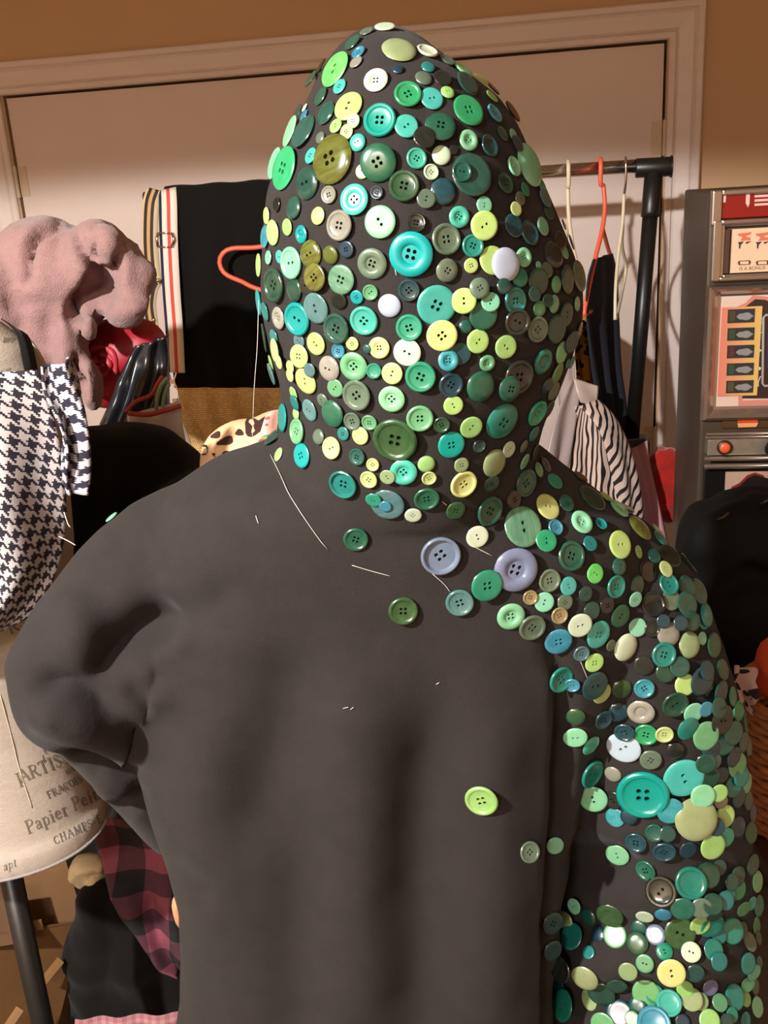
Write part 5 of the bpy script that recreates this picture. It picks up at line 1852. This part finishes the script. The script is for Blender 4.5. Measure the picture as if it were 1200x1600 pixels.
# ------------------------------------------------------------------ left: heap of clothes behind
M_PINK = mat('pink_plush', (150, 117, 115), 1.0, bump=1.0, bscale=320, var=.06, vscale=70, sheen=.25, spec=.1)
o = blob('plush_blanket', [(80, 440, 1.82, 100, 92, .12), (0, 460, 1.80, 90, 84, .12), (150, 405, 1.80, 54, 62, .10), (203, 425, 1.79, 24, 52, .06), (196, 480, 1.79, 34, 30, .06), (70, 520, 1.82, 70, 60, .10), (112, 545, 1.77, 26, 62, .06), (138, 508, 1.73, 12, 24, .03),
                           (142, 602, 1.75, 15, 42, .04), (168, 385, 1.74, 24, 32, .035), (60, 375, 1.80, 60, 34, .08), (-60, 480, 1.80, 90, 90, .12)],
         M_PINK, .008, 3, [([(75, 352), (52, 372), (42, 400), (40, 446)], -.045, 6), ([(100, 346), (84, 352), (66, 366)], -.02, 5), ([(118, 350), (126, 385), (146, 420), (152, 440)], -.030, 6), ([(148, 365), (146, 392), (162, 416)], -.03, 5), ([(114, 505), (122, 475), (142, 448), (165, 438), (178, 446)], -.060, 11), ([(150, 480), (160, 462), (178, 452)], -.05, 8),
                      ([(96, 540), (100, 495), (128, 440), (150, 425)], .014, 8), ([(225, 400), (229, 450), (212, 478), (184, 474)], .018, 9), ([(190, 400), (184, 425), (176, 440)], -.03, 5), ([(20, 400), (15, 450), (30, 500)], -.012, 12), ([(30, 470), (70, 490), (95, 530)], -.010, 12), ([(120, 550), (124, 580), (128, 620)], -.03, 6)],
         [(.008, 15, 2.0), (.0020, 100, 5.0)])
tag(o, 'fluffy pink plush blanket heaped beside the closet door', 'blanket')
M_CRIM = mat('crimson_satin', (160, 30, 44), .5, bump=.15, bscale=60, var=.1, vscale=20)
o = blob('crimson_cushion', [(185, 560, 1.89, 66, 62, .07), (165, 590, 1.87, 44, 50, .06), (225, 540, 1.89, 36, 40, .06)], M_CRIM, .010, 4, [([(150, 610), (175, 600), (210, 580)], -.014, 9)], (.008, 12, 3.0))
tag(o, 'crimson satin cushion with a rose below the pink blanket', 'cushion')
cbv = BVHTree.FromPolygons([v.co.copy() for v in o.data.vertices], [list(p.vertices) for p in o.data.polygons])
bm = bmesh.new()
sp = []
for t in np.linspace(0, 4.2 * math.pi, 60):
    r_ = 3 + t * 1.85
    d = ray(156 + r_ * .95 * math.cos(t), 568 + r_ * 1.1 * math.sin(t))
    h, n2, i2, ds = cbv.ray_cast(CAM, d)
    if h is not None:
        sp.append(h + n2 * .001)
tube(bm, sp, [.004 + .0035 * math.sin(k * .5) ** 2 for k in range(len(sp))], 8)
obj('rose', bm, mat('crimson_rose', (178, 46, 62), .5), o, smooth=True)
M_CLEAR = mat('smoky_vinyl', (38, 39, 44), .28, bump=.25, bscale=18, trans=.25, coat=.15)
o = patch('vinyl_bag', [(212, 540, 1.70), (196, 570, 1.70), (180, 605, 1.70), (160, 660, 1.70)], [(262, 520, 1.72), (264, 570, 1.72), (262, 620, 1.70), (262, 680, 1.70)], M_CLEAR, 24, 30, (.012, 2.6, .2), .003, None, .02, (.02, 12))
tag(o, 'glossy dark clear vinyl bag under the hanging suspenders', 'bag')
wb = empty('white_pouch', P(245, 660, 1.62), 'white cloth pouch with red edging below the suspender clips', 'pouch')
M_WHT = mat('white_cotton', (196, 182, 180), .85, bump=.2, bscale=300)
patch('cloth', [(200, 648, 1.64), (204, 680, 1.64), (210, 700, 1.64)], [(282, 626, 1.62), (284, 660, 1.62), (290, 700, 1.62)], M_WHT, 18, 14, (.008, 1.6, .4), .003, wb)
bm = bmesh.new()
tube(bm, catmull([P(x, y, 1.615) for x, y in ((196, 644), (212, 628), (236, 617), (246, 600), (254, 588))], 24), .0035, 8)
tube(bm, catmull([P(x, y, 1.60) for x, y in ((200, 646), (230, 648), (256, 642), (282, 634))], 24), .0042, 8)
obj('edging', bm, mat('red_edging', (168, 62, 52), .7), wb, smooth=True)
gr = bmesh.new()
tube(gr, catmull([P(x, y, 1.60) for x, y in ((262, 590), (252, 602), (246, 620), (244, 640))], 16), .0034, 8)
tube(gr, catmull([P(x, y, 1.60) for x, y in ((264, 600), (258, 615), (254, 636))], 16), .0034, 8)
tag(obj('green_cord', gr, mat('green_cord', (120, 138, 100), .6), None, smooth=True), 'short green cord looped below the suspender clip', 'cord')
M_SEQ = sequins('gold_sequins', .0062, (226, 182, 110), (245, 212, 146))
o = patch('sequin_garment', [yb(278, 606, .58), yb(284, 650, .60), yb(300, 700, .60), yb(310, 800, .60)], [yb(470, 606, .60), yb(470, 650, .60), yb(468, 700, .60), yb(462, 800, .60)], M_SEQ, 60, 40, (.007, 5.0, .4), .003)
tag(o, 'gold sequinned garment hanging below the black cloth', 'garment')
M_GIR = spots('cream_brown_spots', 17, (228, 190, 146), (62, 30, 26), .40)
o = blob('spotted_cushion', [(380, 712, 1.32, 66, 58, .07), (430, 690, 1.32, 50, 46, .07), (345, 730, 1.32, 34, 44, .05)], mat('cream_plush', (228, 190, 146), .95, bump=.5, bscale=300), .010, 4, None, (.004, 14, 1.0))
tag(o, 'cream plush cushion with brown spots just behind the left shoulder', 'cushion')
gbv = BVHTree.FromPolygons([v.co.copy() for v in o.data.vertices], [list(p.vertices) for p in o.data.polygons])
M_SPOT = mat('brown_spot', (60, 30, 26), .95, bump=.5, bscale=300)
for (x, y, rx_, ry_, ph) in ((338, 681, 8, 4.5, -.5), (353, 690, 13, 6, -.35), (374, 677, 6, 5, 0), (396, 668, 14, 15, .9), (410, 660, 10, 5, -.6), (318, 704, 9, 7, -.6), (355, 715, 12, 9, 0)):
    bm = bmesh.new()
    vs = []
    for t in np.linspace(0, 2 * math.pi, 17)[:-1]:
        k = 1 + .16 * math.sin(3 * t + ph * 5)
        ex_, ey_ = rx_ * k * math.cos(t), ry_ * k * math.sin(t)
        d = ray(x + ex_ * math.cos(ph) - ey_ * math.sin(ph), y + ex_ * math.sin(ph) + ey_ * math.cos(ph))
        h, n2, i2, ds = gbv.ray_cast(CAM, d)
        if h is None:
            h, n2, i2, ds = gbv.find_nearest(CAM + d * 1.3)
        vs.append(bm.verts.new(h + n2 * .0015))
    c_ = bm.verts.new(sum((v.co for v in vs), Vector()) / len(vs) + (CAM - vs[0].co).normalized() * .002)
    for k in range(16):
        bm.faces.new((vs[k], vs[(k + 1) % 16], c_))
    obj('spot', bm, M_SPOT, o, smooth=True)
o = patch('pink_blouse', [(420, 646, 1.22), (412, 660, 1.21), (404, 690, 1.20)], [(462, 628, 1.24), (462, 660, 1.22), (462, 700, 1.20)], spots('pink_print', 60, (226, 176, 160), (196, 84, 84), .34), 14, 14, (.006, 1.2, .3), .003)
tag(o, 'pale pink blouse with red print behind the nape buttons', 'blouse')
o = blob('black_clothes_heap', [(170, 780, 1.50, 88, 120, .10), (250, 780, 1.52, 70, 88, .09), (120, 880, 1.48, 70, 130, .09), (200, 700, 1.52, 88, 44, .08), (280, 730, 1.52, 40, 42, .07), (150, 1060, 1.5, 110, 160, .10), (290, 900, 1.52, 100, 150, .1),
                                (335, 790, 1.42, 90, 60, .10), (340, 960, 1.52, 140, 180, .14), (320, 1180, 1.60, 150, 200, .15), (320, 1370, 1.66, 170, 200, .16), (110, 780, 1.80, 110, 100, .11), (120, 960, 1.80, 120, 170, .12), (130, 1180, 1.80, 130, 190, .13), (140, 1340, 1.80, 140, 190, .14)],
         M_BLACKCLOTH, .014, 5, [([(150, 680), (150, 800), (110, 930)], -.012, 16), ([(230, 680), (240, 780), (220, 880)], .010, 20)], (.012, 8, 2.0))
tag(o, 'tall heap of black clothing between the dress form and the rack', 'clothes')

# lower left: carton, scarf, black trousers, plaid shirt
M_CARD = mat('cardboard', (94, 62, 26), .8, bump=.2, bscale=150, var=.12, vscale=14)
box = empty('cardboard_box', P(70, 1560, 1.50) * 1.0, 'open brown cardboard box behind the dress form pole', 'box')
bc0 = P(-60, 1480, 1.42)


def quad(name, pts, th, m, parent):
    bm = bmesh.new()
    p = [P(*q) for q in pts]
    n2 = (p[1] - p[0]).cross(p[2] - p[0]).normalized()
    poly_plate(bm, p, n2, th)
    return obj(name, bm, m, parent)


quad('panel', [(-120, 1490, 1.30), (46, 1452, 1.40), (132, 1440, 1.46), (118, 1640, 1.46), (60, 1720, 1.36), (-120, 1760, 1.30)], .004, M_CARD, box)
quad('flap', [(44, 1478, 1.43), (132, 1438, 1.47), (101, 1338, 1.52), (30, 1352, 1.50)], .004, M_CARD, box)
quad('flap', [(-130, 1500, 1.33), (48, 1470, 1.36), (26, 1390, 1.40), (-130, 1410, 1.36)], .004, mat('cardboard_dark', (78, 50, 22), .8, var=.1), box)
for pth in ([(62, 1541, 1.36), (95, 1500, 1.40)], [(-6, 1632, 1.28), (32, 1575, 1.31)], [(58, 1438, 1.41), (62, 1452, 1.41)]):
    a_, b_ = P(*pth[0]), P(*pth[1])
    bm = bmesh.new()
    tube(bm, [a_, b_], .007, 8, flat=(.008, .002, (0, -1, .3)))
    obj('edge_tape', bm, mat('tape_tan', (112, 78, 38), .5), box)
o = blob('cream_scarf', [(125, 1362, 1.46, 20, 24, .03), (150, 1375, 1.46, 20, 24, .03), (140, 1352, 1.46, 26, 14, .03), (150, 1395, 1.45, 14, 9, .02)], mat('cream_knit', (214, 196, 160), .9, bump=.6, bscale=200), .007, 3, [([(120, 1372), (135, 1385), (150, 1370), (160, 1362)], -.014, 5)], (.008, 30, 1.0))
tag(o, 'small crumpled cream scarf under the dress form hem', 'scarf')
o = blob('black_trousers', [(200, 1490, 1.44, 100, 110, .05), (175, 1425, 1.44, 56, 60, .045), (250, 1560, 1.44, 90, 110, .05), (165, 1580, 1.44, 60, 130, .045), (250, 1440, 1.44, 70, 90, .045)], M_BLACKCLOTH, .012, 3, [([(150, 1400), (170, 1480), (150, 1590)], -.014, 9), ([(240, 1500), (200, 1540), (190, 1600)], .008, 10)], (.014, 11, 7.0))
tag(o, 'heap of black trousers below the pink plaid shirt', 'trousers')
M_PLAID = buffalo('pink_buffalo_plaid', .040, (14, 10, 12), (70, 34, 46), (122, 58, 72), .30)
o = patch('plaid_shirt', [(138, 1292, 1.36), (160, 1330, 1.35), (172, 1370, 1.34), (186, 1420, 1.33), (215, 1460, 1.32), (245, 1500, 1.32), (272, 1520, 1.32)], [(250, 1250, 1.36), (290, 1310, 1.35), (310, 1370, 1.34), (318, 1420, 1.34), (318, 1460, 1.34), (315, 1495, 1.33), (300, 1524, 1.33)], M_PLAID, 34, 40, (.016, 1.6, 1.2), .003, None, .015, (.012, 16))
tag(o, 'pink and black buffalo plaid shirt hanging past the left sleeve', 'shirt')
M_GING = buffalo('pink_gingham', .007, (128, 80, 86), (142, 94, 98), (156, 112, 114))
o = patch('gingham_cloth', [(118, 1592, 1.14), (118, 1700, 1.13), (112, 1955, 1.12)], [(300, 1582, 1.14), (308, 1700, 1.13), (312, 1955, 1.12)], M_GING, 24, 24, (.010, 3.0, .2), .003)
tag(o, 'pale pink gingham cloth along the bottom picture edge', 'cloth')
